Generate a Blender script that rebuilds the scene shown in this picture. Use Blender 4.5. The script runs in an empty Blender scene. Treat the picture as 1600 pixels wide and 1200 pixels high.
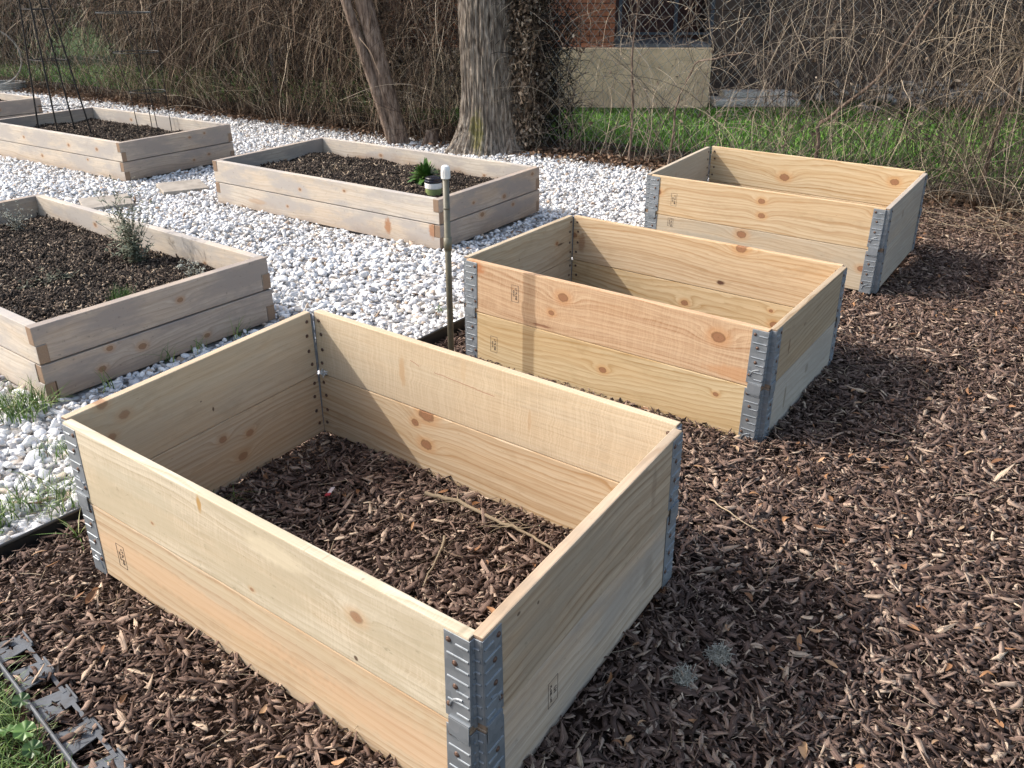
import bpy, bmesh, math, random
import numpy as np
from mathutils import Vector, Matrix, noise
random.seed(7); rng = np.random.default_rng(11)
S = bpy.context.scene; COL = S.collection
R = math.radians

# ------------------------------------------------------------------ camera and light
cam = bpy.data.cameras.new("camera"); co = bpy.data.objects.new("camera", cam); COL.objects.link(co)
CAMH, PITCH, FPX = 1.3147, 0.43354, 1360.6
co.location = (0, 0, CAMH); co.rotation_euler = (math.pi/2 - PITCH, 0, 0)
cam.sensor_width = 36; cam.lens = 36*FPX/1600; cam.clip_end = 500; cam.clip_start = .05
S.camera = co
SUN = Vector((1.126, -0.207, -1.0)).normalized()
w = bpy.data.worlds.new("World"); S.world = w; w.use_nodes = True
wn = w.node_tree.nodes; sky = wn.new("ShaderNodeTexSky"); sky.sky_type = 'NISHITA'; sky.sun_disc = False
sky.sun_elevation = R(40); sky.air_density = 1.0; sky.dust_density = 2.5; sky.ozone_density = .6; sky.sun_rotation = math.atan2(-1.126, .207)
wn["Background"].inputs[1].default_value = .15
wmx = wn.new("ShaderNodeMix"); wmx.data_type = 'RGBA'; wmx.blend_type = 'MULTIPLY'; wmx.inputs[0].default_value = 1; wmx.inputs[7].default_value = (1.12, 1.02, .90, 1)
w.node_tree.links.new(sky.outputs[0], wmx.inputs[6]); w.node_tree.links.new(wmx.outputs[2], wn["Background"].inputs[0])
sl = bpy.data.lights.new("sun", 'SUN'); so = bpy.data.objects.new("sun", sl); COL.objects.link(so)
sl.energy = 2.2; sl.angle = R(.6); sl.color = (1, .97, .925)
so.rotation_euler = SUN.to_track_quat('-Z', 'Y').to_euler(); so.location = (-6, 0, 8)
S.view_settings.view_transform = 'Standard'; S.view_settings.look = 'None'
S.view_settings.exposure = 1.16; S.view_settings.gamma = 1
S.cycles.max_bounces = 8; S.cycles.diffuse_bounces = 5

def pix(P):
    P = np.asarray(P, float); x = P[..., 0]; y = P[..., 1]; z = P[..., 2]-CAMH
    d = y*math.cos(PITCH) - z*math.sin(PITCH); u = y*math.sin(PITCH) + z*math.cos(PITCH)
    d = np.where(d < .05, .05, d)
    return 800+FPX*x/d, 600-FPX*u/d
def inview(P, m=110):
    X, Y = pix(P); return (X > -m) & (X < 1600+m) & (Y > -m) & (Y < 1200+m)

# ------------------------------------------------------------------ shader helpers
class NT:
    def __init__(s, name, rough=.8, spec=.3, metal=0):
        s.m = bpy.data.materials.new(name); s.m.use_nodes = True; s.t = s.m.node_tree; s.n = s.t.nodes
        s.b = s.n["Principled BSDF"]; s.b.inputs["Roughness"].default_value = rough
        s.b.inputs["Specular IOR Level"].default_value = spec; s.b.inputs["Metallic"].default_value = metal
    def put(s, v, sock):
        if isinstance(v, bpy.types.NodeSocket): s.t.links.new(v, sock)
        elif v is not None:
            if isinstance(v, (tuple, list)) and len(v) == 3 and sock.type == 'RGBA': v = (*v, 1)
            sock.default_value = v
    def M(s, op, a, b=None, c=None, clamp=False):
        n = s.n.new("ShaderNodeMath"); n.operation = op; n.use_clamp = clamp
        for i, v in enumerate((a, b, c)):
            if v is not None: s.put(v, n.inputs[i])
        return n.outputs[0]
    def mix(s, f, a, b, mode='MIX'):
        n = s.n.new("ShaderNodeMix"); n.data_type = 'RGBA'; n.blend_type = mode
        s.put(f, n.inputs[0]); s.put(a, n.inputs[6]); s.put(b, n.inputs[7]); return n.outputs[2]
    def xyz(s, x, y, z):
        n = s.n.new("ShaderNodeCombineXYZ")
        for i, v in enumerate((x, y, z)): s.put(v, n.inputs[i])
        return n.outputs[0]
    def noise(s, v, scale=1, detail=2, rough=.5, col=False):
        n = s.n.new("ShaderNodeTexNoise"); s.put(v, n.inputs["Vector"]); n.inputs["Scale"].default_value = scale
        n.inputs["Detail"].default_value = detail; n.inputs["Roughness"].default_value = rough
        return n.outputs[1 if col else 0]
    def vor(s, v, scale, out=0, feat='F1'):
        n = s.n.new("ShaderNodeTexVoronoi"); s.put(v, n.inputs["Vector"]); n.inputs["Scale"].default_value = scale; n.feature = feat
        return n.outputs[out]
    def ss(s, v, a, b, lo=0, hi=1):
        n = s.n.new("ShaderNodeMapRange"); n.interpolation_type = 'SMOOTHSTEP'; s.put(v, n.inputs[0])
        for i, q in enumerate((a, b, lo, hi)): n.inputs[i+1].default_value = q
        return n.outputs[0]
    def ramp(s, v, stops, const=False):
        n = s.n.new("ShaderNodeValToRGB"); s.put(v, n.inputs[0]); e = n.color_ramp.elements
        if const: n.color_ramp.interpolation = 'CONSTANT'
        while len(e) < len(stops): e.new(.5)
        for i, (p, c) in enumerate(stops): e[i].position = p; e[i].color = (*c, 1)
        return n.outputs[0]
    def obj(s):
        n = s.n.new("ShaderNodeTexCoord"); return n.outputs["Object"]
    def pos(s): return s.n.new("ShaderNodeNewGeometry").outputs["Position"]
    def island(s): return s.n.new("ShaderNodeNewGeometry").outputs["Random Per Island"]
    def sep(s, v):
        n = s.n.new("ShaderNodeSeparateXYZ"); s.put(v, n.inputs[0]); return n.outputs
    def bump(s, h, st=.3, dist=.01):
        n = s.n.new("ShaderNodeBump"); s.put(h, n.inputs["Height"]); n.inputs["Strength"].default_value = st
        n.inputs["Distance"].default_value = dist; s.t.links.new(n.outputs[0], s.b.inputs["Normal"])
    def col(s, c): s.put(c, s.b.inputs["Base Color"]); return s.m

def wood(name, base, dark, rc=.5, freq=95, seed=0., knots=(), cath=.05, weather=0., wcol=(.36, .33, .27), stains=(), rough=.75,
         kcol=(.27, .125, .065), dirt=0., chatter=0., cracks=(), kst=.85):
    """knots: (x, z, r); stains: (x, z, rx, rz, colour, amount); cracks: (x0, z0, x1, z1)"""
    rc = min(1, rc*1.55); dark = tuple(q*.88 for q in dark); lum_ = sum(base)/3; base = tuple(.80*q+.20*lum_*1.08 for q in base)
    t = NT(name, rough, .25); o = t.sep(t.obj()); x, y, z = o[0], o[1], o[2]
    lo = t.noise(t.xyz(t.M('MULTIPLY_ADD', x, 1.1, seed*3.7), t.M('MULTIPLY', y, 3), t.M('MULTIPLY_ADD', z, 3.2, seed)), 1, 1.5)
    sm = t.noise(t.xyz(t.M('MULTIPLY_ADD', x, 5, seed), t.M('MULTIPLY', y, 20), t.M('MULTIPLY', z, 30)), 1, 3)
    wv = t.M('ADD', z, t.M('MULTIPLY', y, .7))
    wv = t.M('MULTIPLY_ADD', lo, cath*2.4, wv); wv = t.M('MULTIPLY_ADD', sm, .009, wv)
    core = None; halo = None
    for (kx, kz, r) in knots:
        dx = t.M('SUBTRACT', x, kx); dz = t.M('SUBTRACT', z, kz)
        a = t.M('POWER', t.M('DIVIDE', dx, 3.6*r), 2); b_ = t.M('POWER', t.M('DIVIDE', dz, 1.7*r), 2)
        g = t.M('POWER', 2.718, t.M('MULTIPLY', t.M('ADD', a, b_), -1))
        wv = t.M('MULTIPLY_ADD', g, 2.3*r, wv)
        a = t.M('POWER', t.M('DIVIDE', dx, 1.25*r), 2); b_ = t.M('POWER', t.M('DIVIDE', dz, .9*r), 2)
        d = t.M('SQRT', t.M('ADD', a, b_)); core = d if core is None else t.M('MINIMUM', core, d)
    fr = t.M('POWER', t.M('FRACT', t.M('MULTIPLY_ADD', wv, freq, t.M('MULTIPLY', sm, 1.2))), 2.2)
    fr = t.M('MULTIPLY', fr, t.ss(t.M('FRACT', t.M('MULTIPLY_ADD', wv, freq, t.M('MULTIPLY', sm, 1.2))), 1, .88))
    st = t.noise(t.xyz(t.M('MULTIPLY', x, .5), seed, t.M('MULTIPLY', wv, freq*1.3)), 1, 3, .6)
    st = t.ss(st, .42, .72)
    g = t.M('ADD', t.M('MULTIPLY', fr, .75), t.M('MULTIPLY', st, .55), clamp=True)
    c = t.mix(t.M('MULTIPLY', g, rc), base, dark)
    tint = t.noise(t.xyz(t.M('MULTIPLY_ADD', x, .9, seed*1.3), y, t.M('MULTIPLY', z, 7)), 1, 2)
    c = t.mix(t.M('MULTIPLY', t.ss(tint, .4, .7), .45), c, (base[0]*.93, base[1]*.78, base[2]*.62))
    fib = t.noise(t.xyz(t.M('MULTIPLY', x, 9), t.M('MULTIPLY', y, 160), t.M('MULTIPLY_ADD', z, 420, seed*9)), 1, 2, .7)
    c = t.mix(t.ss(fib, .30, .72, .0, .30), c, (dark[0]*.8, dark[1]*.8, dark[2]*.8))
    if chatter:
        ch = t.noise(t.xyz(t.M('MULTIPLY', t.M('MULTIPLY_ADD', sm, .03, x), 230), 0., t.M('MULTIPLY', z, 5)), 1, 2, .8)
        c = t.mix(t.ss(ch, .42, .62, 0, chatter*.8), c, (min(1, base[0]*1.25), min(1, base[1]*1.25), min(1, base[2]*1.25)))
    if weather:
        wm = t.noise(t.xyz(t.M('MULTIPLY_ADD', x, 3, seed), y, t.M('MULTIPLY', z, 9)), 1, 5, .65)
        c = t.mix(t.ss(wm, .40, .60, 0, min(1, weather*1.3)), c, wcol)
        wm = t.noise(t.xyz(t.M('MULTIPLY_ADD', x, 38, seed), y, t.M('MULTIPLY', z, 60)), 1, 3, .7)
        c = t.mix(t.ss(wm, .60, .72, 0, weather*.8), c, (wcol[0]*.5, wcol[1]*.5, wcol[2]*.45))
    fl = t.noise(t.xyz(t.M('MULTIPLY_ADD', x, 55, seed*2), t.M('MULTIPLY', y, 50), t.M('MULTIPLY', z, 260)), 1, 2, .5)
    c = t.mix(t.ss(fl, .70, .78, 0, .55), c, (dark[0]*.55, dark[1]*.5, dark[2]*.5))
    hm = t.noise(t.xyz(t.M('MULTIPLY_ADD', x, 7, seed*4), t.M('MULTIPLY', y, 9), t.M('MULTIPLY', z, 15)), 1, 6, .7)
    c = t.mix(t.ss(hm, .54, .66, 0, .22), c, (dark[0]*.8, dark[1]*.85, dark[2]*.9))
    if core is not None:
        cn = t.M('MULTIPLY_ADD', t.noise(t.xyz(x, y, z), 75, 4, .7), .7, t.M('SUBTRACT', core, .33))
        c = t.mix(t.ss(cn, 2.6, .9, 0, .6*kst), c, (base[0]*.85, base[1]*.55, base[2]*.32))
        c = t.mix(t.ss(cn, 1.15, .88, 0, .85*kst), c, (kcol[0]*.5, kcol[1]*.45, kcol[2]*.4))
        kr = t.mix(t.M('FRACT', t.M('MULTIPLY', cn, 4.5)), kcol, (kcol[0]*1.35, kcol[1]*1.5, kcol[2]*1.5))
        c = t.mix(t.ss(cn, .98, .6, 0, .85*kst), c, kr); c = t.mix(t.ss(cn, .2, -.1, 0, .7*kst), c, (kcol[0]*.4, kcol[1]*.4, kcol[2]*.4))
    for (sx, sz, rx, rz, sc, am) in stains:
        a = t.M('POWER', t.M('DIVIDE', t.M('SUBTRACT', x, sx), rx), 2); b_ = t.M('POWER', t.M('DIVIDE', t.M('SUBTRACT', z, sz), rz), 2)
        d = t.M('ADD', t.M('SQRT', t.M('ADD', a, b_)), t.M('MULTIPLY_ADD', t.noise(t.xyz(x, y, z), 55, 3), .9, -.45))
        c = t.mix(t.ss(d, 1.1, .5, 0, am), c, sc)
    for (x0, z0, x1, z1) in cracks:
        sl_ = (z1-z0)/(x1-x0); f = t.M('SUBTRACT', t.M('SUBTRACT', z, z0), t.M('MULTIPLY', t.M('SUBTRACT', x, x0), sl_))
        f = t.M('ABSOLUTE', t.M('MULTIPLY_ADD', t.noise(t.xyz(x, 0., 0.), 25, 2), .01, t.M('SUBTRACT', f, .005)))
        m_ = t.M('MULTIPLY', t.ss(f, .0016, .0004, 0, .75), t.M('MULTIPLY', t.M('GREATER_THAN', x, min(x0, x1)), t.M('LESS_THAN', x, max(x0, x1))))
        c = t.mix(m_, c, (.30, .12, .07))
    if dirt:
        dn = t.noise(t.xyz(t.M('MULTIPLY', x, 4), seed, t.M('MULTIPLY', z, 8)), 1, 4, .6)
        dd = t.ss(t.M('MULTIPLY_ADD', dn, .16, z), .17, .06, 0, dirt)
        c = t.mix(dd, c, (.24, .15, .09))
    t.bump(t.M('ADD', t.M('MULTIPLY', g, -.4), fib), .22, .0015)
    return t.col(c)

# ------------------------------------------------------------------ object helpers
def setp(o, label=None, cat=None, group=None, kind=None):
    if label: o['label'] = label
    if cat: o['category'] = cat
    if group: o['group'] = group
    if kind: o['kind'] = kind
    return o
def link(name, me, parent=None, M=None, label=None, cat=None, group=None, kind=None):
    o = bpy.data.objects.new(name, me); COL.objects.link(o)
    if parent is not None: o.parent = parent
    if M is not None: o.matrix_basis = (parent.matrix_basis.inverted() @ M) if (parent is not None and parent.parent is None) else M
    return setp(o, label, cat, group, kind)
def empty(name, loc, rz=0, **k):
    return link(name, None, None, Matrix.Translation(loc) @ Matrix.Rotation(rz, 4, 'Z'), **k)
def bme(bm, name, mat, smooth=False):
    me = bpy.data.meshes.new(name); bmesh.ops.recalc_face_normals(bm, faces=bm.faces); bm.to_mesh(me); bm.free()
    for m in (mat if isinstance(mat, (list, tuple)) else [mat]): me.materials.append(m)
    if smooth: me.polygons.foreach_set('use_smooth', [True]*len(me.polygons))
    return me
def npmesh(name, V, F, mat, smooth=False):
    """V (n,3); F list of (m,k) int arrays"""
    me = bpy.data.meshes.new(name); V = np.asarray(V, np.float32)
    F = [np.asarray(f, np.int32) for f in (F if isinstance(F, list) else [F]) if len(f)]
    me.vertices.add(len(V)); me.vertices.foreach_set('co', V.ravel())
    li = np.concatenate([f.ravel() for f in F]); tot = np.concatenate([np.full(len(f), f.shape[1], np.int32) for f in F])
    me.loops.add(len(li)); me.loops.foreach_set('vertex_index', li)
    me.polygons.add(len(tot)); st = np.concatenate([[0], np.cumsum(tot)[:-1]]).astype(np.int32)
    me.polygons.foreach_set('loop_start', st); me.polygons.foreach_set('loop_total', tot)
    if smooth: me.polygons.foreach_set('use_smooth', np.ones(len(tot), bool))
    me.update(calc_edges=True)
    for m in (mat if isinstance(mat, (list, tuple)) else [mat]): me.materials.append(m)
    return me
def box(bm, a, b, M=Matrix.Identity(4), bevel=0, seg=1):
    c = [((a[i]+b[i])/2) for i in range(3)]; s = [abs(b[i]-a[i]) for i in range(3)]
    r = bmesh.ops.create_cube(bm, size=1, matrix=M @ Matrix.Translation(c) @ Matrix.Diagonal((*s, 1)))
    if bevel:
        es = {e for v in r['verts'] for e in v.link_edges}
        bmesh.ops.bevel(bm, geom=list(es), offset=bevel, segments=seg, affect='EDGES', profile=.6)
def rod(bm, p, q, r, M=Matrix.Identity(4), n=6, r2=None):
    p, q = Vector(p), Vector(q); d = q-p
    m = M @ Matrix.Translation((p+q)/2) @ d.to_track_quat('Z', 'Y').to_matrix().to_4x4()
    bmesh.ops.create_cone(bm, cap_ends=True, segments=n, radius1=r, radius2=r if r2 is None else r2, depth=d.length, matrix=m)
def tube(bm, pts, r, M=Matrix.Identity(4), n=6):
    for a, b in zip(pts[:-1], pts[1:]): rod(bm, a, b, r, M, n)
def tubes_np(P, Rr, sides=3):
    """P (N,k,3) paths, Rr (N,k) radii -> verts, quads"""
    N, k, _ = P.shape; T = np.gradient(P, axis=1); T /= np.linalg.norm(T, axis=2, keepdims=True)+1e-9
    ref = np.where(np.abs(T[..., 2:3]) > .9, np.array([1., 0, 0]), np.array([0, 0, 1.]))
    A = np.cross(T, ref); A /= np.linalg.norm(A, axis=2, keepdims=True)+1e-9; B = np.cross(T, A)
    an = np.arange(sides)*2*math.pi/sides
    V = P[:, :, None, :] + Rr[:, :, None, None]*(A[:, :, None, :]*np.cos(an)[None, None, :, None] + B[:, :, None, :]*np.sin(an)[None, None, :, None])
    idx = np.arange(N*k*sides).reshape(N, k, sides); j = np.roll(np.arange(sides), -1)
    F = np.stack([idx[:, :-1, :], idx[:, :-1, :][:, :, j], idx[:, 1:, :][:, :, j], idx[:, 1:, :]], -1).reshape(-1, 4)
    return V.reshape(-1, 3), F
def ribbons_np(P, W, Dn):
    """flat blades: P (N,k,3), widths (N,k), side direction Dn (N,3)"""
    N, k, _ = P.shape; o = Dn[:, None, :]*W[..., None]*.5
    V = np.stack([P-o, P+o], 2); idx = np.arange(N*k*2).reshape(N, k, 2)
    F = np.stack([idx[:, :-1, 0], idx[:, :-1, 1], idx[:, 1:, 1], idx[:, 1:, 0]], -1).reshape(-1, 4)
    return V.reshape(-1, 3), F
def merge(parts):
    V = []; F = []; o = 0
    for v, f in parts: V.append(v); F.append(f+o); o += len(v)
    return np.concatenate(V), np.concatenate(F)
def nz(x, y, s=1., seed=0.): return noise.noise(Vector((x*s+seed, y*s-seed, seed)))

# ------------------------------------------------------------------ layout (metres)
def quad(x, y, th, L, W, sh, z0, tu, tv):
    u = Vector((math.cos(th), math.sin(th))); v = Vector((math.cos(th+sh-math.pi/2), math.sin(th+sh-math.pi/2)))
    F = Vector((x, y)); return {'F': (*F, z0), 'L': (*(F+u*L), z0+tu), 'R': (*(F+v*W), z0+tv), 'B': (*(F+u*L+v*W), z0+tu+tv)}
QA = quad(-.051, 1.023, 2.509, 1.2, .8, .055, .021, .016, .022)
QB = quad(.778, 2.404, 2.509, 1.2, .8, .034, -.020, .016, .002)
QC = quad(1.667, 3.808, 2.520, 1.2, .8, .019, .009, .015, .034)
QD = quad(-.385, 4.565, 2.510, 1.911, .971, .025, -.004, -.002, .021)
QE = quad(-1.596, 2.702, 2.486, 1.911, .971, .002, -.005, .002, .016)
QF = quad(-2.794, 6.343, 2.529, 1.911, .971, -.005, -.005, -.004, .016)
QG = quad(-5.25, 8.25, 2.52, 1.911, .971, 0, -.01, 0, 0)
SIDES = {'front': ('L', 'F'), 'right': ('F', 'R'), 'back': ('R', 'B'), 'left': ('B', 'L')}
def poly(Q): return [np.array(Q[k][:2]) for k in 'FRBL']
def insideq(P, Q, grow=0.):
    p = poly(Q); ok = np.ones(len(P), bool)
    for i in range(4):
        a, b = p[i], p[(i+1) % 4]; e = (b-a)/np.linalg.norm(b-a)
        ok &= (e[0]*(P[:, 1]-a[1]) - e[1]*(P[:, 0]-a[0])) > -grow
    return ok
# garden divider line between gravel (left/back) and mulch (right/front)
E0 = np.array([-1.33, 1.68]); E1 = np.array([2.1, 6.95]); ED = (E1-E0)/np.linalg.norm(E1-E0)
EXPOLY = [np.array(p) for p in ((-2.1, .78), (-1.33, 1.70), (-1.149, 1.944), (-.285, 3.27), (.53, 4.52), (2.1, 6.95))]
def sidee(P):   # >0 : gravel side
    x = P[:, 0]; ys = np.interp(x, [p[0] for p in EXPOLY], [p[1] for p in EXPOLY]); return P[:, 1]-ys
def fence_y(x): return 6.95 - .70*(x-1.04)
FD = np.array([1, -.70])/math.hypot(1, .7)   # along the fence, to the right
FN = np.array([-.70, -1])/math.hypot(1, .7)  # towards the camera
def mulch_h(x, y):
    h = -.004 + .010*nz(x, y, 2.2, 3.) + .006*nz(x, y, 7, 5.) + .040*math.exp(-(((x+.31)/1.0)**2+((y-1.7)/1.0)**2)**2)
    return h
def hA(P):
    """height of the mulch, raised inside the near box"""
    h = np.array([mulch_h(a, b) for a, b in P[:, :2]])
    ins = insideq(P, QA, -.01); h[ins] += .022
    insB = insideq(P, QB, -.01); h[insB] += .01
    insC = insideq(P, QC, -.01); h[insC] += .02
    return h

# ------------------------------------------------------------------ materials
def endgrain():
    t = NT("end_grain", .9, .15); o = t.obj(); n = t.noise(o, 260, 3, .7)
    return t.col(t.mix(n, (.17, .115, .08), (.31, .225, .16)))
ENDG = None
def mark_ends(me):
    global ENDG
    if ENDG is None: ENDG = endgrain()
    me.materials.append(ENDG)
    for p in me.polygons:
        if abs(p.normal.x) > .9: p.material_index = 1
    return me
def simple(name, c, rough=.6, metal=0, spec=.4, var=.15, sc=30, c2=None, bump=0):
    t = NT(name, rough, spec, metal); n = t.noise(t.obj(), sc, 4, .6)
    c2 = c2 or tuple(q*(1-var*2) for q in c)
    if bump: t.bump(n, bump, .004)
    return t.col(t.mix(t.ss(n, .35, .7), c, c2))
def galv():
    t = NT("galvanized_steel", .55, .5, .55); o = t.obj()
    v = t.vor(o, 55, 1); n = t.noise(o, 12, 4); s = t.sep(v)
    c = t.mix(s[0], (.20, .225, .25), (.27, .295, .32)); c = t.mix(t.ss(n, .45, .75, 0, .6), c, (.20, .22, .25))
    t.put(t.ss(n, .3, .7, .48, .72), t.b.inputs["Roughness"]); return t.col(c)
GALV = galv()
BOLT = simple("rusty_bolt", (.13, .08, .06), .5, .5, .4, .2, 90)
DARKM = simple("black_powder_coat", (.008, .008, .009), .6, 0, .3)
PLAST = simple("black_plastic", (.015, .016, .017), .42, 0, .5, .1, 20)

def island_mat(name, stops, rough=.8, tex=None, bump=0, spec=.25, sc=60, fib=False):
    t = NT(name, rough, spec); c = t.ramp(t.island(), stops); p = t.pos()
    n = t.noise(p, sc, 3, .6)
    c = t.mix(t.ss(n, .3, .75, 0, .35), c, (.5, .5, .5), 'MULTIPLY')
    if bump: t.bump(n, bump, .003)
    if fib:
        at = t.n.new("ShaderNodeAttribute"); at.attribute_name = 'fibre'
        f = t.noise(t.xyz(at.outputs["Fac"], t.M('MULTIPLY', t.island(), 50), 0.), .9, 3, .7)
        c = t.mix(t.ss(f, .35, .65), t.mix(1, c, (.42, .40, .38), 'MULTIPLY'), t.mix(1, c, (1.35, 1.3, 1.28), 'MULTIPLY')); t.bump(f, .6, .0015)
    return t.col(c)
MULCH = island_mat("shredded_bark", [(0, (.036, .023, .018)), (.16, (.078, .050, .040)), (.42, (.142, .096, .077)), (.70, (.22, .155, .124)),
    (.86, (.32, .24, .19)), (.95, (.44, .345, .265)), (1, (.55, .45, .34))], .85, sc=140, fib=True)
SOILC = island_mat("potting_soil_crumb", [(0, (.014, .011, .009)), (.4, (.034, .025, .019)), (.72, (.075, .055, .042)), (.90, (.16, .12, .09)), (1, (.44, .35, .25))], .9, bump=.4, sc=120)
LEAFD = island_mat("dry_orange_leaf", [(0, (.13, .065, .035)), (.4, (.25, .125, .06)), (.75, (.36, .19, .09)), (1, (.42, .31, .20))], .65, sc=50)
LITTER = island_mat("leaf_litter", [(0, (.06, .035, .022)), (.4, (.13, .075, .045)), (.8, (.24, .15, .095)), (1, (.36, .27, .19))], .8, sc=60)
PEB = NT("white_marble_chip", .55, .35)
_c = PEB.ramp(PEB.island(), [(0, (.30, .29, .28)), (.12, (.44, .45, .47)), (.35, (.60, .61, .62)), (.62, (.75, .75, .74)), (.88, (.84, .84, .83)), (.95, (.55, .49, .41)), (1, (.34, .25, .18))])
_n = PEB.noise(PEB.pos(), 45, 4, .6); PEB.bump(PEB.noise(PEB.pos(), 120, 4, .6), .35, .003)
PEBM = PEB.col(PEB.mix(PEB.ss(_n, .45, .75, 0, .30), _c, (.48, .49, .52)))
GRASSM = island_mat("grass_blade", [(0, (.045, .085, .018)), (.4, (.075, .145, .028)), (.75, (.13, .22, .045)), (.93, (.22, .30, .08)), (1, (.42, .38, .20))], .5, sc=30, spec=.4)
LAWNM = island_mat("lawn_blade", [(0, (.07, .18, .018)), (.5, (.125, .30, .032)), (.9, (.19, .38, .05)), (1, (.40, .42, .18))], .5, sc=8, spec=.3)
STRAW = island_mat("dry_straw", [(0, (.16, .11, .07)), (.5, (.34, .26, .17)), (1, (.55, .46, .33))], .7)
TWIGL = island_mat("brown_vine_stem", [(0, (.012, .008, .006)), (.36, (.038, .024, .017)), (.58, (.13, .085, .058)), (.78, (.27, .19, .13)), (.90, (.48, .38, .27)), (1, (.72, .62, .48))], .75)
TWIGR = island_mat("grey_vine_stem", [(0, (.030, .023, .018)), (.35, (.10, .078, .062)), (.62, (.22, .18, .145)), (.84, (.40, .33, .245)), (1, (.68, .57, .42))], .72)
TWIGD = island_mat("dark_ivy_and_gap_shade", [(0, (.006, .004, .003)), (.6, (.016, .011, .008)), (1, (.06, .04, .03))], .85)  # near-black: shade of the vine gaps as stem colour, also the dark ivy
DEADL = island_mat("withered_leaf", [(0, (.05, .035, .025)), (.45, (.13, .095, .065)), (.8, (.28, .22, .165)), (1, (.48, .42, .34))], .75)
EVER = island_mat("evergreen_leaf", [(0, (.012, .02, .008)), (.6, (.025, .045, .015)), (1, (.06, .08, .03))], .6, sc=5)

# ------------------------------------------------------------------ ground
def grid_sheet(name, x0, x1, y0, y1, step, hf, mat, keep=None, **k):
    xs = np.arange(x0, x1+step*.5, step); ys = np.arange(y0, y1+step*.5, step); X, Y = np.meshgrid(xs, ys)
    Z = np.vectorize(hf)(X, Y); V = np.stack([X, Y, Z], -1).reshape(-1, 3); n = len(xs); i = np.arange(len(V)).reshape(len(ys), n)
    F = np.stack([i[:-1, :-1], i[:-1, 1:], i[1:, 1:], i[1:, :-1]], -1).reshape(-1, 4)
    if keep is not None:
        c = V[F].mean(1); F = F[keep(c)]
    return link(name, npmesh(name, V, F, mat, True), **k)
t = NT("earth", .95, .1); n_ = t.noise(t.pos(), 6, 5, .6)
earth = t.col(t.mix(n_, (.035, .024, .017), (.075, .05, .036)))
bm = bmesh.new(); bmesh.ops.create_grid(bm, x_segments=4, y_segments=4, size=150, matrix=Matrix.Translation((0, 60, -.06)))
link("ground", bme(bm, "ground", earth), kind='structure')
t = NT("mulch_bed", .95, .1); n_ = t.noise(t.pos(), 60, 5, .7); t.bump(n_, .8, .02)
mm = t.col(t.ramp(n_, [(.3, (.015, .010, .007)), (.6, (.05, .031, .023)), (.8, (.10, .062, .046))]))
grid_sheet("mulch_bed", -2.2, 4.6, .2, 7.2, .05, lambda x, y: mulch_h(x, y)-.012, mm, lambda c: (sidee(c) < .02) & (c[:, 1] < fence_y(c[:, 0])+.35), kind='structure')
t = NT("gravel_bed", .9, .2); vv = t.vor(t.pos(), 42, 0); n_ = t.noise(t.pos(), 9, 3); t.bump(vv, -1, .02)
gm = t.col(t.mix(t.ss(n_, .4, .8, 0, .6), t.ramp(vv, [(0, (.66, .66, .65)), (.45, (.48, .47, .46)), (.8, (.16, .15, .14))]), (.22, .16, .11)))  # cell rims darkened: shade of the gaps between stones painted in
def gh(x, y): return -.014 + .012*nz(x, y, 1.3, 9.)
grid_sheet("gravel_path", -10, 2.4, .7, 15.2, .08, gh, gm, lambda c: (sidee(c) > -.01) & (c[:, 1] < fence_y(c[:, 0])+.12), kind='structure')
t = NT("lawn_soil", .95, .1); n_ = t.noise(t.pos(), 4, 5, .7)
lm = t.col(t.ramp(n_, [(.3, (.018, .04, .01)), (.55, (.035, .075, .015)), (.8, (.07, .10, .03))]))
def lh(x, y): return -.03+.012*nz(x, y, .8, 2.)
grid_sheet("lawn", -26, 26, -2, 60, .5, lambda x, y: lh(x, y), lm, lambda c: c[:, 1] > fence_y(c[:, 0])+.45, kind='structure')
t = NT("border_soil", .95, .1); n_ = t.noise(t.pos(), 30, 5, .7)
bs = t.col(t.ramp(n_, [(.3, (.02, .014, .01)), (.7, (.07, .045, .03))]))
V = []; 
for i in range(121):
    x = -9.5+i*.13
    for q in (-.14, .12, .35, .75):
        p = np.array([x, fence_y(x)])-FN*q; V.append((p[0], p[1], -.012+.02*nz(x, q, 3)+(.004 if q > -.1 else -.01)))
i = np.arange(len(V)).reshape(-1, 4); F = np.stack([i[:-1, :-1], i[1:, :-1], i[1:, 1:], i[:-1, 1:]], -1).reshape(-1, 4)
link("border_soil", npmesh("border_soil", V, F, bs, True), kind='structure')

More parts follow.
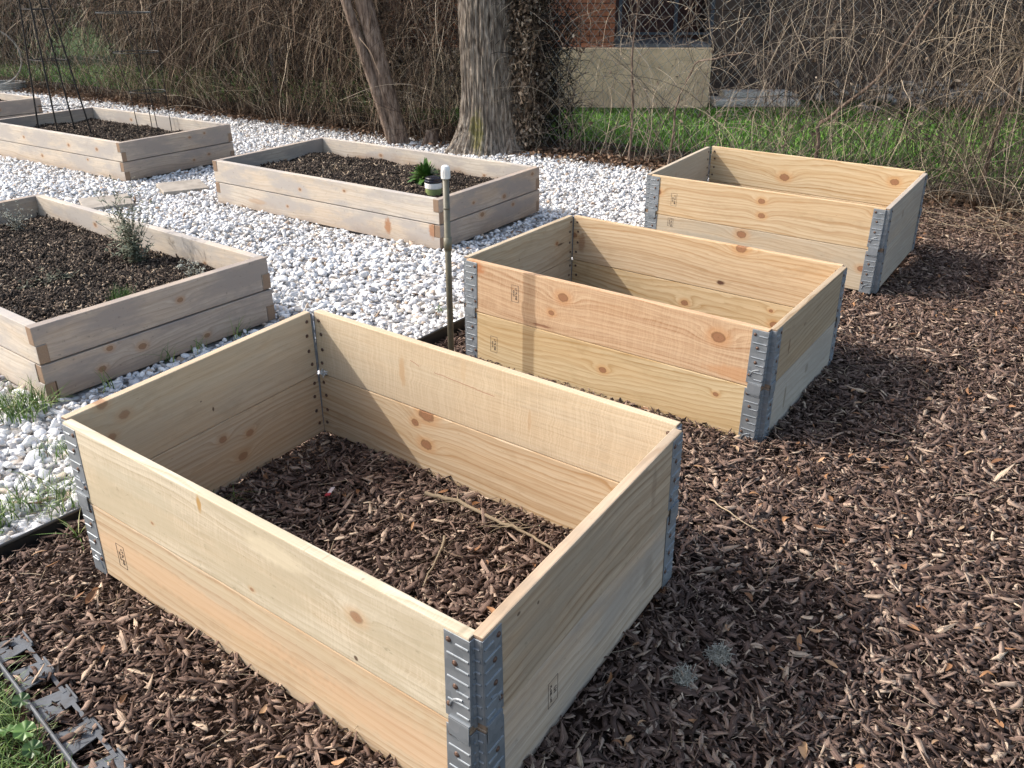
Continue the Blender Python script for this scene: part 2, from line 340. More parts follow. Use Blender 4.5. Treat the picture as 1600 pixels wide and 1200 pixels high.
# ------------------------------------------------------------------ scattered stuff
def scatter(n, x0, x1, y0, y1, ok, m=110):
    P = np.zeros((n, 3)); P[:, 0] = rng.uniform(x0, x1, n); P[:, 1] = rng.uniform(y0, y1, n)
    P = P[inview(P, m)]; return P[ok(P)]
def near_side(P, Q, d):
    """true where a point lies on or within d of the boards of Q"""
    return insideq(P, Q, d) & ~insideq(P, Q, -d-.022)
def chips(P, L, W, T, tilt=.35, bend=.25):
    """flat torn slivers: four cross sections, skewed and split ends; also returns a cross-grain coordinate per vertex"""
    N = len(P); u = np.array([-.5, -.17, .17, .5])
    prof = rng.uniform(.7, 1.1, (N, 4)); k = rng.random(N)
    prof[k < .35, 3] *= .12; prof[k < .15, 0] *= .2; prof[(k > .35) & (k < .6), 3] *= .6
    ring = np.array([[-1, -1], [1, -1], [1, 1], [-1, 1]])*.5
    sk = rng.normal(0, .16, (N, 1, 1)); s2 = rng.normal(0, .16, (N, 1, 1)); e0 = np.array([1., 0, 0, 0])[None, :, None]; e1 = np.array([0, 0, 0, 1.])[None, :, None]
    X = (u[None, :, None]+e0*sk*ring[None, None, :, 0]*2+e1*s2*ring[None, None, :, 0]*2+rng.normal(0, .02, (N, 4, 4)))*L[:, None, None]
    yc = ring[None, None, :, 0]*(W[:, None]*prof)[:, :, None]
    Y = yc + (rng.normal(0, .14, (N, 4))*W[:, None])[:, :, None]
    Z = ring[None, None, :, 1]*T[:, None, None]*np.ones((1, 4, 1)) + (rng.normal(0, bend, (N, 1))*L[:, None]*(u**2)[None])[:, :, None] + rng.normal(0, .12, (N, 4, 4))*T[:, None, None]
    V = np.stack([X, Y, Z], -1).reshape(N, 16, 3)
    global FIB
    FIB = ((yc+ring[None, None, :, 1]*.002)*1000+rng.uniform(0, 9000, (N, 1, 1))).reshape(-1)
    yaw = rng.uniform(0, 2*math.pi, N); ty = rng.normal(0, tilt, N); tx = rng.normal(0, tilt*1.2, N)
    V = rotN(V, tx, ty, yaw) + P[:, None, :]
    q = []
    for s in range(3):
        for j in range(4): q.append((s*4+j, s*4+(j+1) % 4, s*4+4+(j+1) % 4, s*4+4+j))
    q += [(3, 2, 1, 0), (12, 13, 14, 15)]
    F = (np.array(q)[None]+(np.arange(N)*16)[:, None, None]).reshape(-1, 4)
    return V.reshape(-1, 3), F
def fibre(me, off=0):
    a = me.attributes.new('fibre', 'FLOAT', 'POINT'); v = np.zeros(len(me.vertices), np.float32); v[off:off+len(FIB)] = FIB; a.data.foreach_set('value', v); return me
def rotN(V, tx, ty, tz):
    c, s = np.cos(tx)[:, None], np.sin(tx)[:, None]; x, y, z = V[..., 0], V[..., 1], V[..., 2]
    y, z = y*c-z*s, y*s+z*c
    c, s = np.cos(ty)[:, None], np.sin(ty)[:, None]; x, z = x*c+z*s, -x*s+z*c
    c, s = np.cos(tz)[:, None], np.sin(tz)[:, None]; x, y = x*c-y*s, x*s+y*c
    return np.stack([x, y, z], -1)
# grass corner at lower left, kept free of bark
G0 = np.array([-1.085, 1.439]); G1 = np.array([-.788, 1.158]); GDv = (G1-G0)/np.linalg.norm(G1-G0); GNv = np.array([-GDv[1], GDv[0]])
def grass_side(P): d = P[:, :2]-G0; return (GNv[0]*d[:, 0]+GNv[1]*d[:, 1]) < -.032
def strip(P): d = P[:, :2]-G0; q = GNv[0]*d[:, 0]+GNv[1]*d[:, 1]; return (q > -.03) & (q < .055) & ((P[:, 0]-G0[0])*GDv[0]+(P[:, 1]-G0[1])*GDv[1] > -.03)
def mulch_ok(P):
    ok = (sidee(P) < -.03) & (P[:, 1] < fence_y(P[:, 0])+.1) & ~grass_side(P) & ((rng.random(len(P)) < .45) | ~strip(P))
    for Q in (QA, QB, QC): ok &= ~near_side(P, Q, .003)
    return ok
P = scatter(640000, -2, 4.6, .9, 6.9, mulch_ok)
d = P[:, 1]; keep = rng.random(len(P)) < np.clip(1.25-.12*d, .5, 1); P = P[keep]
P[:, 2] = hA(P) + rng.uniform(-.006, .014, len(P))
N = len(P); print('mulch chips', N)
L = np.clip(rng.lognormal(math.log(.0165), .55, N), .005, .075); L *= .97+.5*np.array([nz(a, b, 2.6, 12.) for a, b in P[:, :2]]); L = np.clip(L, .004, .08); W = np.clip(L*rng.uniform(.08, .48, N), .0012, .0135); T = np.clip(W*rng.uniform(.08, .30, N), .0007, .003)
nb = np.zeros(len(P), bool)
for Q in (QA, QB, QC): nb |= near_side(P, Q, .016)
L = np.where(nb, np.minimum(L, .022), L); W = np.minimum(W, L*.6); V, F = chips(P, L, W, T, .36, .14)
setp(link("bark_mulch", fibre(npmesh("bark_mulch", V, F, MULCH))), "dark brown shredded bark mulch covering the ground around the pale boxes", "mulch", kind='stuff')

# orange and tan fallen leaves / curled pieces
def leafs(P, L, W, tilt=.5, curl=.5):
    N = len(P); k = 5; u = np.linspace(0, 1, k); prof = np.sin(np.pi*(u*.92+.04))**.8
    yaw = rng.uniform(0, 2*math.pi, N); V = np.zeros((N, k, 3, 3)); side = np.array([-1, 0, 1.])
    V[..., 0] = ((u-.5)[None, :, None])*L[:, None, None]
    V[..., 1] = side[None, None, :]*.5*(prof[None]*W[:, None])[:, :, None] + (rng.normal(0, .15, (N, 1))*L[:, None]*((u-.5)**2*4)[None])[:, :, None]
    V[..., 2] = (rng.normal(0, curl, (N, 1))*L[:, None]*((u-.5)**2)[None])[:, :, None] + (rng.uniform(.1, .5, N)*1.0)[:, None, None]*np.abs(side)[None, None, :]*(prof[None]*W[:, None])[:, :, None]
    V = rotN(V.reshape(N, k*3, 3), rng.normal(0, tilt, N), rng.normal(0, tilt, N), yaw)+P[:, None, :]
    i = np.arange(k*3).reshape(k, 3); f = np.stack([i[:-1, :-1], i[:-1, 1:], i[1:, 1:], i[1:, :-1]], -1).reshape(-1, 4)
    F = (f[None]+(np.arange(N)*k*3)[:, None, None]).reshape(-1, 4); return V.reshape(-1, 3), F
P = scatter(5200, -1.9, 4.4, .9, 6.6, mulch_ok); P[:, 2] = hA(P)+rng.uniform(.012, .022, len(P))
P = P[rng.random(len(P)) < .36]
L = rng.uniform(.014, .038, len(P)); V, F = leafs(P, L, L*rng.uniform(.22, .5, len(P)), .3)
setp(link("fallen_leaves", npmesh("fallen_leaves", V, F, LEAFD)), "small curled orange-brown leaves scattered over the bark mulch", "leaves", kind='stuff')
# straw
P = scatter(9000, -1.9, 4.4, .9, 6.9, mulch_ok); P = P[rng.random(len(P)) < np.where((P[:, 1] > 4) | (P[:, 0] > 1.2), .28, .13)]
P[:, 2] = hA(P)+rng.uniform(.010, .02, len(P)); N = len(P)
Ls = rng.uniform(.03, .11, N); yaw = rng.uniform(0, 6.28, N); u = np.linspace(-.5, .5, 5)
bx_ = rng.normal(0, .35, N)
pp = np.zeros((N, 5, 3)); pp[..., 0] = P[:, 0, None]+np.cos(yaw)[:, None]*u*Ls[:, None]-np.sin(yaw)[:, None]*bx_[:, None]*u**2*Ls[:, None]
pp[..., 1] = P[:, 1, None]+np.sin(yaw)[:, None]*u*Ls[:, None]+np.cos(yaw)[:, None]*bx_[:, None]*u**2*Ls[:, None]
pp[..., 2] = P[:, 2, None]+rng.normal(0, .12, N)[:, None]*u*Ls[:, None]
V, F = tubes_np(pp, np.repeat(rng.uniform(.0004, .0011, N)[:, None], 5, 1), 3)
setp(link("dry_straw", npmesh("dry_straw", V, F, STRAW)), "thin pale grass stems and straw lying on the bark mulch", "straw", kind='stuff')

# white marble gravel
def ico(sub):
    bm = bmesh.new(); bmesh.ops.create_icosphere(bm, subdivisions=sub, radius=1)
    V = np.array([v.co for v in bm.verts]); F = np.array([[v.index for v in f.verts] for f in bm.faces]); bm.free(); return V, F
def pebbles(P, r, sub):
    bv, bf = ico(sub); N = len(P); K = 14; tv = []
    for i in range(K):
        v = bv.copy()
        for _ in range(11):      # chop facets so that the chips look crushed, not rolled
            nn = rng.normal(0, 1, 3); nn /= np.linalg.norm(nn); dd = rng.uniform(.42, .76); s = v@nn
            v = v - np.where(s > dd, s-dd, 0)[:, None]*nn[None]
        v *= rng.uniform(.92, 1.08, (len(v), 1)); tv.append(v*np.array([1.6, 1.12, .78])*rng.uniform(.85, 1.15, 3))
    tv = np.array(tv)[rng.integers(0, K, N)]*r[:, None, None]
    V = rotN(tv, rng.normal(0, .45, N), rng.normal(0, .45, N), rng.uniform(0, 6.28, N))+P[:, None, :]
    n = len(bv); F = (bf[None]+(np.arange(N)*n)[:, None, None]).reshape(-1, 3); return V.reshape(-1, 3), F
PAV = [((-2.30, 6.09), .30), ((-2.63, 5.62), .30)]
def grav_ok(P):
    ok = (sidee(P) > .025) & (P[:, 1] < fence_y(P[:, 0])-.02+.05*np.sin(P[:, 0]*5)+.04*np.sin(P[:, 0]*13))
    for Q in (QD, QE, QF, QG): ok &= ~insideq(P, Q, .012)
    for Q in (QA, QB, QC): ok &= ~insideq(P, Q, .02)
    for (c, s) in PAV: ok &= ~((np.abs((P[:, 0]-c[0])*.87+(P[:, 1]-c[1])*.5) < s*.52) & (np.abs(-(P[:, 0]-c[0])*.5+(P[:, 1]-c[1])*.87) < s*.52))
    return ok
P = scatter(380000, -9.5, 2.2, 1.3, 15, grav_ok, 60)
dist = P[:, 1]; P = P[rng.random(len(P)) < np.where(dist > 8, .75, 1.)]
P[:, 2] = np.array([gh(a, b) for a, b in P[:, :2]])+rng.uniform(.0, .020, len(P)); print('pebbles', len(P))
r = np.clip(rng.lognormal(math.log(.0108), .32, len(P)), .006, .024)*np.where(P[:, 1] < 3.2, 1.12, 1)
a = P[:, 1] < 4.6; V1, F1 = pebbles(P[a], r[a], 2); V2, F2 = pebbles(P[~a], r[~a], 1)
V, F = merge([(V1, F1), (V2, F2)])
setp(link("marble_gravel", npmesh("marble_gravel", V, F, PEBM)), "white crushed marble gravel spread between the weathered raised beds", "gravel", kind='stuff')
# brown bits on the gravel
P = scatter(45000, -9, 2.2, 1.3, 14, grav_ok, 40)
pn = np.array([nz(a, b, 1.4, 4.) for a, b in P[:, :2]]); edge = fence_y(P[:, 0])-P[:, 1]
P = P[(rng.random(len(P)) < np.where(edge < .35, .9, np.where(pn > .15, .22, .05)))]
P[:, 2] = .012+rng.uniform(0, .012, len(P)); L = rng.uniform(.012, .04, len(P)); V, F = chips(P, L, L*.35, L*.08, .3)
setp(link("gravel_debris", npmesh("gravel_debris", V, F, LITTER)), "brown leaf and bark bits lying on the white gravel", "debris", kind='stuff')

# leaf litter at the foot of the fence
N = 16000; s = rng.uniform(-9, 4.4, N); q = rng.normal(.02, .13, N); P = np.zeros((N, 3)); P[:, 0] = s-FN[0]*q*0+FN[0]*(-q); P[:, 1] = fence_y(s)+FN[1]*(-q)
P[:, 2] = rng.uniform(0, .035, N); P = P[inview(P)]; L = rng.uniform(.02, .055, len(P)); V, F = leafs(P, L, L*rng.uniform(.35, .8, len(P)), .5)
setp(link("leaf_litter", npmesh("leaf_litter", V, F, LITTER)), "drift of dry brown leaves along the foot of the chain link fence", "leaves", kind='stuff')

# grass behind the fence
def blades(P, H, Wd, lean=.5, k=4):
    N = len(P); a = rng.uniform(0, 6.28, N); u = np.linspace(0, 1, k); ln = rng.uniform(.1, 1, N)*lean
    pts = np.zeros((N, k, 3)); pts[..., 0] = P[:, 0, None]+np.cos(a)[:, None]*(ln*H)[:, None]*u**2
    pts[..., 1] = P[:, 1, None]+np.sin(a)[:, None]*(ln*H)[:, None]*u**2; pts[..., 2] = P[:, 2, None]+H[:, None]*(u-.35*ln[:, None]*u**2)
    b = a+rng.normal(math.pi/2, .5, N); D = np.stack([np.cos(b), np.sin(b), np.zeros(N)], -1)
    return ribbons_np(pts, Wd[:, None]*(1-u**1.6*.92)[None], D)
def lawn_ok(P): return (P[:, 1] > fence_y(P[:, 0])+.12) & (P[:, 1] < 10.5+np.where(P[:, 0] < -1.2, 6, 0)) 
P = scatter(330000, -12, 8, 5, 16, lawn_ok, 30); keep = rng.random(len(P)) < np.where(P[:, 0] > .2, .9, .4); P = P[keep]
P[:, 2] = -.03; print('lawn', len(P)); H = rng.uniform(.02, .06, len(P)); V, F = blades(P, H, rng.uniform(.004, .010, len(P)), 1.3, 3)
setp(link("lawn_grass", npmesh("lawn_grass", V, F, LAWNM)), "short green lawn grass behind the chain link fence", "grass", kind='stuff')
# grass corner at lower left
P = scatter(26000, -1.9, -.6, .85, 1.75, lambda P: grass_side(P) & (sidee(P) < -.02), 60)
P[:, 2] = 0; H = rng.uniform(.02, .085, len(P)); V, F = blades(P, H, rng.uniform(.002, .0048, len(P)), 1.5, 5)
setp(link("grass_patch", npmesh("grass_patch", V, F, GRASSM)), "bright green grass behind the grey edging strip at the lower left", "grass", kind='stuff')

# ------------------------------------------------------------------ pallet collar beds
def side_frame(Q, s):
    P, T = Vector(Q[SIDES[s][0]]), Vector(Q[SIDES[s][1]]); X = (T-P); L = X.length; X.normalize()
    Y = Vector((0, 0, 1)).cross(X).normalized(); Z = X.cross(Y)
    M = Matrix((X, Y, Z)).transposed().to_4x4(); M.translation = P; return M, L
PT = .022; TH = .195
bolt_bm = bmesh.new(); bmesh.ops.create_cone(bolt_bm, cap_ends=True, segments=10, radius1=.0055, radius2=.0048, depth=.0016, matrix=Matrix.Translation((0, 0, .0008)))
bmesh.ops.create_cone(bolt_bm, cap_ends=True, segments=10, radius1=.0042, radius2=.0018, depth=.0015, matrix=Matrix.Translation((0, 0, .0023)))
BOLTME = bme(bolt_bm, "bolt", BOLT)
def board_mesh(L, t, h, mat, z0=0, nicks=()):
    bm = bmesh.new(); box(bm, (0, 0, z0), (L, t, z0+h), bevel=.0028, seg=2)
    return mark_ends(bme(bm, "board", mat))
def leaf_geo(bm, M, L, end, z0, tier):
    """sheet steel leaf wrapped round one board end. end 0: at x=PT, 1: at x=L-PT"""
    if end: M = M @ Matrix.Translation((L, 0, 0)) @ Matrix.Diagonal((-1, 1, 1, 1))
    a, b = PT-.0022, PT+.050; g = .0018; top = z0+TH-.004-.0015*tier; bot = z0-.006 if tier == 0 else z0-.022
    yo = -.0035 if tier else -.002
    zr = z0+.002
    if tier:
        box(bm, (a, -.002, zr+.012), (b, -.0002, top), M, .0006); box(bm, (a+.001, -.0058, bot), (b-.008, -.0040, zr+.012), M, .0006)
        box(bm, (a+.0012, -.0056, zr+.010), (b-.0082, -.0004, zr+.0145), M)
    else: box(bm, (a, -.002, bot), (b, -.0002, top), M, .0006)
    box(bm, (a-.0001, .0000, (zr+.012) if tier else bot), (PT-.0004, PT, top), M, .0005)
    zz = z0+.028; i = 0
    while zz < top-.012:
        x0 = a+.010 if i % 2 else a+.034
        rod(bm, (a+.003, -.0016, zz), (b-(.006 if i % 2 else .024), -.0016, zz), .0024, M, 8)
        rod(bm, (a-.0006, .004, zz), (a-.0006, .017, zz), .0023, M, 6)
        zz += .0238; i += 1
    for cz in ((z0+.012,) if tier == 0 else (z0+.035,)):     # embossed arch
        pts = [(a+.012+.017*(1-math.cos(q)), -.002, cz+.012+.026*math.sin(q)) for q in np.linspace(0, math.pi/2, 6)]
        pts = [(b-.010, -.002, cz)] + [(b-.010-.026*(1-math.cos(q)), -.002, cz+.026*math.sin(q)) for q in np.linspace(.15, math.pi/2, 7)]
        tube(bm, pts, .0024, M, 7)
def collar(name, Q, mats, label, stamps=(), openv=0):
    root = empty(name, Q['F'], 0, label=label, cat="raised bed frame", group="new pine box frames with steel corners")
    fr = {s: side_frame(Q, s) for s in SIDES}
    boards = {}
    for s, (M, L) in fr.items():
        for tier in (0, 1):
            lab, mt = mats[(s, tier)]
            off = random.uniform(-.0012, .0012)
            Mo = M @ Matrix.Translation((PT, off, tier*(TH+.0015)))
            me = board_mesh(L-2*PT, PT, TH, mt)
            boards[(s, tier)] = link("board", me, root, Mo, label=lab)
    rootI = root.matrix_basis.inverted()
    CN = {'F': ('front', 'right'), 'R': ('right', 'back'), 'B': ('back', 'left'), 'L': ('left', 'front')}
    for c, (s1, s2) in CN.items():
        M1, L1 = fr[s1]; M2, L2 = fr[s2]
        for tier in (0, 1):
            z0 = tier*(TH+.0015); bm = bmesh.new()
            leaf_geo(bm, rootI @ M1, L1, 1, z0, tier); leaf_geo(bm, rootI @ M2, L2, 0, z0, tier)
            Mi = rootI @ M2; k = 7
            for i in range(k):
                za = z0+.006+(TH-.012)/k*i; rod(bm, (PT-.004, PT-.004, za+.0008), (PT-.004, PT-.004, za+(TH-.012)/k-.0008), .0052 if i % 2 else .0046, Mi, 10)
            h = link("corner_hinge", bme(bm, "corner_hinge", GALV), root, root.matrix_basis)
            def put(M, x, z, y, out):
                o = bpy.data.objects.new("bolt", BOLTME); COL.objects.link(o); o.parent = h
                Mx = rootI @ M @ Matrix.Translation((x, y, z)) @ Matrix.Rotation(R(90 if out else -90), 4, 'X'); o.matrix_basis = Mx
            for (M, L, e) in ((M1, L1, 1), (M2, L2, 0)):
                vis_out = (c == 'F') or (c == 'L' and e == 1 and M is M1 and False) or (c == 'L' and M is M2) or (c == 'R' and M is M1)
                vis_out = (c == 'F') or (c == 'L' and s2 == 'front' and M is M2) or (c == 'R' and s1 == 'right' and M is M1)
                vis_in = (c == 'B') or (c in 'LR' and tier == 1)
                for kz, xx in ((.174, .040), (.132, .028), (.084, .028), (.040, .042)):
                    x = PT+xx if e == 0 else L-PT-xx
                    if vis_out: put(M, x, z0+kz, -.002, True)
                    xi = PT+.018+(.006 if kz in (.132, .084) else 0); xi = xi if e == 0 else L-xi
                    if vis_in: put(M, xi, z0+kz-.004, PT+.0004, False)
    for (s, tier, x, z, wd, ht, lines) in stamps:
        stamp(boards[(s, tier)], x-PT, z-tier*(TH+.0015), wd, ht, lines)
    return root
INK = simple("stamp_ink", (.055, .045, .04), .8, 0, .2, .3, 200, c2=(.16, .12, .09))
def stamp(board, cx, cz, wd, ht, lines):
    """small grading stamp: outline and sideways text, standing .3 mm proud of the board"""
    bm = bmesh.new(); y = -.0004; lw = .0006
    for (a, b) in (((-wd/2, -ht/2), (wd/2, -ht/2)), ((wd/2, -ht/2), (wd/2, ht/2)), ((wd/2, ht/2), (-wd/2, ht/2)), ((-wd/2, ht/2), (-wd/2, -ht/2))):
        box(bm, (min(a[0], b[0])-lw, y, min(a[1], b[1])-lw), (max(a[0], b[0])+lw, y+.0003, max(a[1], b[1])+lw))
    me = bme(bm, "stamp_frame", INK); bm = bmesh.new(); bm.from_mesh(me)
    for (txt, off, size) in lines:
        cu = bpy.data.curves.new("t", 'FONT'); cu.body = txt; cu.size = size; cu.align_x = 'CENTER'; cu.align_y = 'CENTER'; cu.extrude = .00015; cu.offset = .0002
        ob = bpy.data.objects.new("t", cu); tm = bpy.data.meshes.new_from_object(ob)
        tm.transform(Matrix.Translation((off*wd, y-.0001, 0)) @ Matrix.Rotation(R(90), 4, 'Y') @ Matrix.Rotation(R(90), 4, 'X'))
        bm.from_mesh(tm); bpy.data.objects.remove(ob); bpy.data.meshes.remove(tm)
    m2 = bpy.data.meshes.new("stamp"); bm.to_mesh(m2); bm.free(); m2.materials.append(INK)
    o = bpy.data.objects.new("stamp", m2); COL.objects.link(o); o.parent = board; o.matrix_basis = Matrix.Translation((cx, 0, cz))

CRE = (.60, .49, .325); CREd = (.40, .285, .165)
YEL = (.62, .455, .235); YELd = (.40, .235, .09)
ORA = (.62, .42, .235); ORAd = (.36, .18, .08)
GRY = (.42, .345, .26); GRYd = (.25, .19, .135)
KD = (.07, .035, .02)
mA = {('front', 1): ("mottled cream board", wood("pine_cream_mottled", (.64, .56, .41), (.42, .34, .22), .58, 52, 1.3, [(.909, .110, .013), (.3, .05, .004), (.62, .03, .005)], .07, .6, (.46, .395, .28),
        [(.487, .172, .008, .022, (.42, .25, .08), .9), (.899, .014, .006, .006, KD, .9), (.25, .12, .2, .03, (.44, .40, .30), .4), (.7, .15, .1, .03, (.68, .60, .44), .5)], chatter=.25, kst=.55)),
      ('front', 0): ("lower board with an orange band", wood("pine_orange_band", (.60, .47, .30), (.40, .24, .12), .72, 50, 2.1, [], .03, .1, stains=[(.35, .105, .5, .035, (.60, .42, .27), .6), (1.0, .09, .3, .05, (.60, .41, .26), .5), (.6, .17, .7, .02, (.55, .47, .33), .5)])),
      ('right', 1): (None, wood("pine_shade_brown", (.54, .40, .26), (.30, .20, .12), .6, 45, 3.7, [], .05, .45, (.30, .25, .19), [(.62, .12, .014, .06, (.22, .15, .10), .4), (.1, .17, .006, .004, KD, .8), (.16, .15, .004, .004, KD, .8)])),  # end boards face away from the sun; shade's duller grey is in their colour
      ('right', 0): (None, wood("pine_shade_pale", (.58, .46, .34), (.36, .26, .18), .5, 40, 4.9, [], .04, .5, (.34, .30, .26), [(.62, .10, .03, .05, (.24, .20, .16), .5)])),
      ('back', 1): ("upper board with fine saw marks and a red streak", wood("pine_sawn", (.60, .48, .31), (.46, .33, .2), .35, 90, 6.1, [], .03, .1, stains=[(.816, .10, .014, .05, (.46, .30, .16), .7), (.60, .16, .012, .04, (.50, .36, .22), .5), (.39, .08, .006, .04, (.44, .28, .15), .5)], chatter=.35, cracks=[(.785, .139, .752, .131), (.70, .127, .50, .116)])),
      ('back', 0): ("lower board with three knots in a cluster", wood("pine_knot_cluster", (.62, .475, .29), (.44, .27, .13), .62, 62, 7.3, [(.732, .187, .022), (.775, .151, .011), (.737, .093, .016), (.131, .17, .009)], .05)),
      ('left', 1): (None, wood("pine_left_upper", (.56, .44, .285), (.42, .30, .18), .32, 45, 8.4, [(.668, .190, .012), (.621, .143, .012), (.665, .103, .010)], .03, .15, kst=.45, stains=[(.378, .048, .004, .008, KD, .9), (.41, .085, .004, .003, KD, .7)])),
      ('left', 0): (None, wood("pine_left_lower", (.58, .45, .29), (.40, .27, .15), .6, 60, 9.9, [(.365, .146, .011), (.275, .124, .011), (.310, .067, .013)], .05, .1, kst=.5))}
STL = [("LT PL 048", .15, .0105), ("KD HT", -.22, .008)]
collar("raised_bed_frame", QA, mA, "large cream pine box in the foreground with mulch, twigs and a wrapper inside",
       [('front', 0, .158, .088, .030, .062, STL), ('right', 0, .235, .100, .034, .060, [("LH", .2, .013), ("PL 048 - HT", -.24, .0085)])])
mB = {('front', 1): ("orange upper board with two large round knots", wood("pine_orange_knots", ORA, ORAd, .55, 62, 11.2, [(.427, .139, .017), (.381, .072, .010), (1.001, .135, .019)], .05, 0, stains=[(.34, .015, .05, .006, (.2, .09, .05), .8), (.04, .17, .05, .03, (.42, .17, .07), .8), (1.1, .03, .15, .03, (.50, .24, .1), .5)], chatter=.25)),
      ('front', 0): ("yellow lower board with wavy grain", wood("pine_yellow_wavy", (.62, .475, .255), (.40, .25, .10), .8, 62, 12.5, [(.60, .11, .012), (1.015, .14, .008)], .085, 0)),
      ('right', 1): (None, wood("pine_b_right_up", (.46, .35, .22), (.27, .19, .11), .7, 55, 13.1, [], .05, .3, (.30, .24, .17), [(.15, .09, .01, .03, (.16, .1, .06), .8), (.3, .12, .02, .006, (.16, .1, .06), .6)])),  # shaded end of the middle box, its dull tone painted into the wood
      ('right', 0): (None, wood("pine_b_right_low", (.47, .42, .35), (.33, .28, .22), .45, 50, 14.8, [], .06, .5, (.34, .31, .27), [(.18, .1, .01, .05, (.18, .14, .1), .7), (.4, .12, .02, .02, (.2, .16, .12), .6)])),
      ('back', 1): (None, wood("pine_b_back_up", (.62, .46, .27), (.42, .25, .115), .6, 62, 15.6, [(.388, .188, .018), (1.15, .11, .012)], .05, stains=[(.454, .036, .022, .011, (.08, .035, .02), .97), (1.11, .08, .02, .05, (.26, .11, .05), .5)])),
      ('back', 0): (None, wood("pine_b_back_low", (.63, .47, .25), (.40, .24, .09), .85, 55, 16.4, [(.601, .114, .013), (.237, .162, .007), (.216, .108, .014)], .085)),
      ('left', 1): (None, wood("pine_b_left_up", (.52, .42, .28), (.36, .26, .15), .6, 55, 17.7, [(.13, .10, .008)], .08, .1, stains=[(.10, .09, .03, .006, KD, .8), (.42, .10, .004, .01, KD, .5)])),
      ('left', 0): (None, wood("pine_b_left_low", (.52, .42, .28), (.36, .26, .15), .4, 50, 18.1, [], .04, .1))}
collar("raised_bed_frame", QB, mB, "middle orange pine box beside the upright grey pipe, two round knots on its front",
       [('front', 1, .245, .305, .030, .062, STL), ('front', 0, .151, .085, .030, .062, STL)])
mC = {('front', 1): (None, wood("pine_c_front_up", (.63, .48, .28), (.44, .27, .13), .6, 60, 21.2, [(.591, .145, .014), (.600, .076, .014), (.043, .113, .016), (1.136, .16, .016)], .05)),
      ('front', 0): (None, wood("pine_c_front_low", (.56, .46, .32), (.38, .28, .17), .55, 58, 22.2, [(.513, .166, .02), (1.10, .104, .015)], .05, .3, (.38, .34, .27), [(.35, .12, .2, .02, (.35, .32, .26), .5)])),
      ('right', 1): (None, wood("pine_c_right", (.46, .40, .32), (.32, .26, .2), .4, 50, 23.4, [], .05, .35, (.32, .28, .24), [(.3, .1, .02, .02, (.2, .15, .11), .6)])),  # greyer wood on this end carries painted shade
      ('right', 0): (None, wood("pine_c_right_low", (.45, .40, .33), (.32, .26, .2), .4, 50, 24.4, [], .05, .35, (.32, .28, .24))),
      ('back', 1): ("back board with two large eye-shaped knots", wood("pine_c_back", (.64, .49, .28), (.44, .27, .12), .65, 52, 25.1, [(.712, .075, .022), (.135, .126, .018)], .06)),
      ('back', 0): (None, wood("pine_c_back_low", (.60, .45, .26), (.42, .26, .12), .6, 55, 26.4, [], .05)),
      ('left', 1): (None, wood("pine_c_left", (.50, .42, .31), (.38, .30, .2), .3, 50, 27.9, [], .04, .2, stains=[(.45, .1, .008, .05, (.3, .2, .12), .5)])),
      ('left', 0): (None, wood("pine_c_left_low", (.50, .42, .31), (.38, .30, .2), .3, 50, 28.9, [], .04, .2))}
collar("raised_bed_frame", QC, mC, "farthest pine box with steel corners, standing near the chain link fence",
       [('front', 1, .158, .283, .030, .062, STL), ('front', 0, .15, .165, .030, .04, STL)])

# ------------------------------------------------------------------ weathered lumber beds
LT = .038; LH = .134
def notch_board(L, mat, upper_full):
    """board whose ends are half lapped; x from -LT..L+LT on the full half"""
    h = LH; a = LT; bm = bmesh.new()
    if upper_full: o = [(a, 0), (L-a, 0), (L-a, h*.5), (L, h*.5), (L, h), (0, h), (0, h*.5), (a, h*.5)]
    else: o = [(0, 0), (L, 0), (L, h*.5-.001), (L-a, h*.5-.001), (L-a, h), (a, h), (a, h*.5-.001), (0, h*.5-.001)]
    f = bm.faces.new([bm.verts.new((x, 0, z)) for x, z in o]); r = bmesh.ops.extrude_face_region(bm, geom=[f])
    for v in r['geom']:
        if isinstance(v, bmesh.types.BMVert): v.co.y = LT
    bmesh.ops.bevel(bm, geom=bm.edges[:], offset=.003, segments=2, affect='EDGES', profile=.6)
    return mark_ends(bme(bm, "board", mat))
def lumber(Q, mats, label):
    root = empty("lumber_bed", Q['F'], 0, label=label, cat="raised bed", group="weathered lumber beds on the gravel")
    for s in SIDES:
        M, L = side_frame(Q, s)
        for tier in (0, 1):
            o = random.uniform(-.002, .002); ins = .0015
            link("board", notch_board(L, mats[(s, tier)], s in ('right', 'left')), root, M @ Matrix.Translation((0, o+(.0 if tier else -.002), tier*(LH+.005))))
    return root
W_SHADE = (.45, .375, .30); W_SHADEd = (.26, .205, .165); W_LIT = (.57, .52, .445); W_LITd = (.38, .32, .25)  # shaded-side and sunlit-side tones of the same weathered lumber
def lm(key, kn_front=((), ()), kn_right=((), ()), seed=0, back_dirt=0, fst=((), ())):
    m = {}
    for s in SIDES:
        for tier in (0, 1):
            sunny = s in ('front', 'back')  # sun-facing sides paler, others darker: light and shade put into the wood colour
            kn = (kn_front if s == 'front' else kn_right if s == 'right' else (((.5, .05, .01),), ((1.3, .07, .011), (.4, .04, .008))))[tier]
            m[(s, tier)] = wood(f"weathered_{key}_{s}", W_LIT if sunny else W_SHADE, W_LITd if sunny else W_SHADEd, .45, 55, seed+tier*3.3+len(s)*1.7, kn, .07, .8,
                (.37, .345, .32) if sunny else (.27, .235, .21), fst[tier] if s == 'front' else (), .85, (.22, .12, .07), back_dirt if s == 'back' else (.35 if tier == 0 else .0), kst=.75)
    return m
RU = (.30, .13, .05)
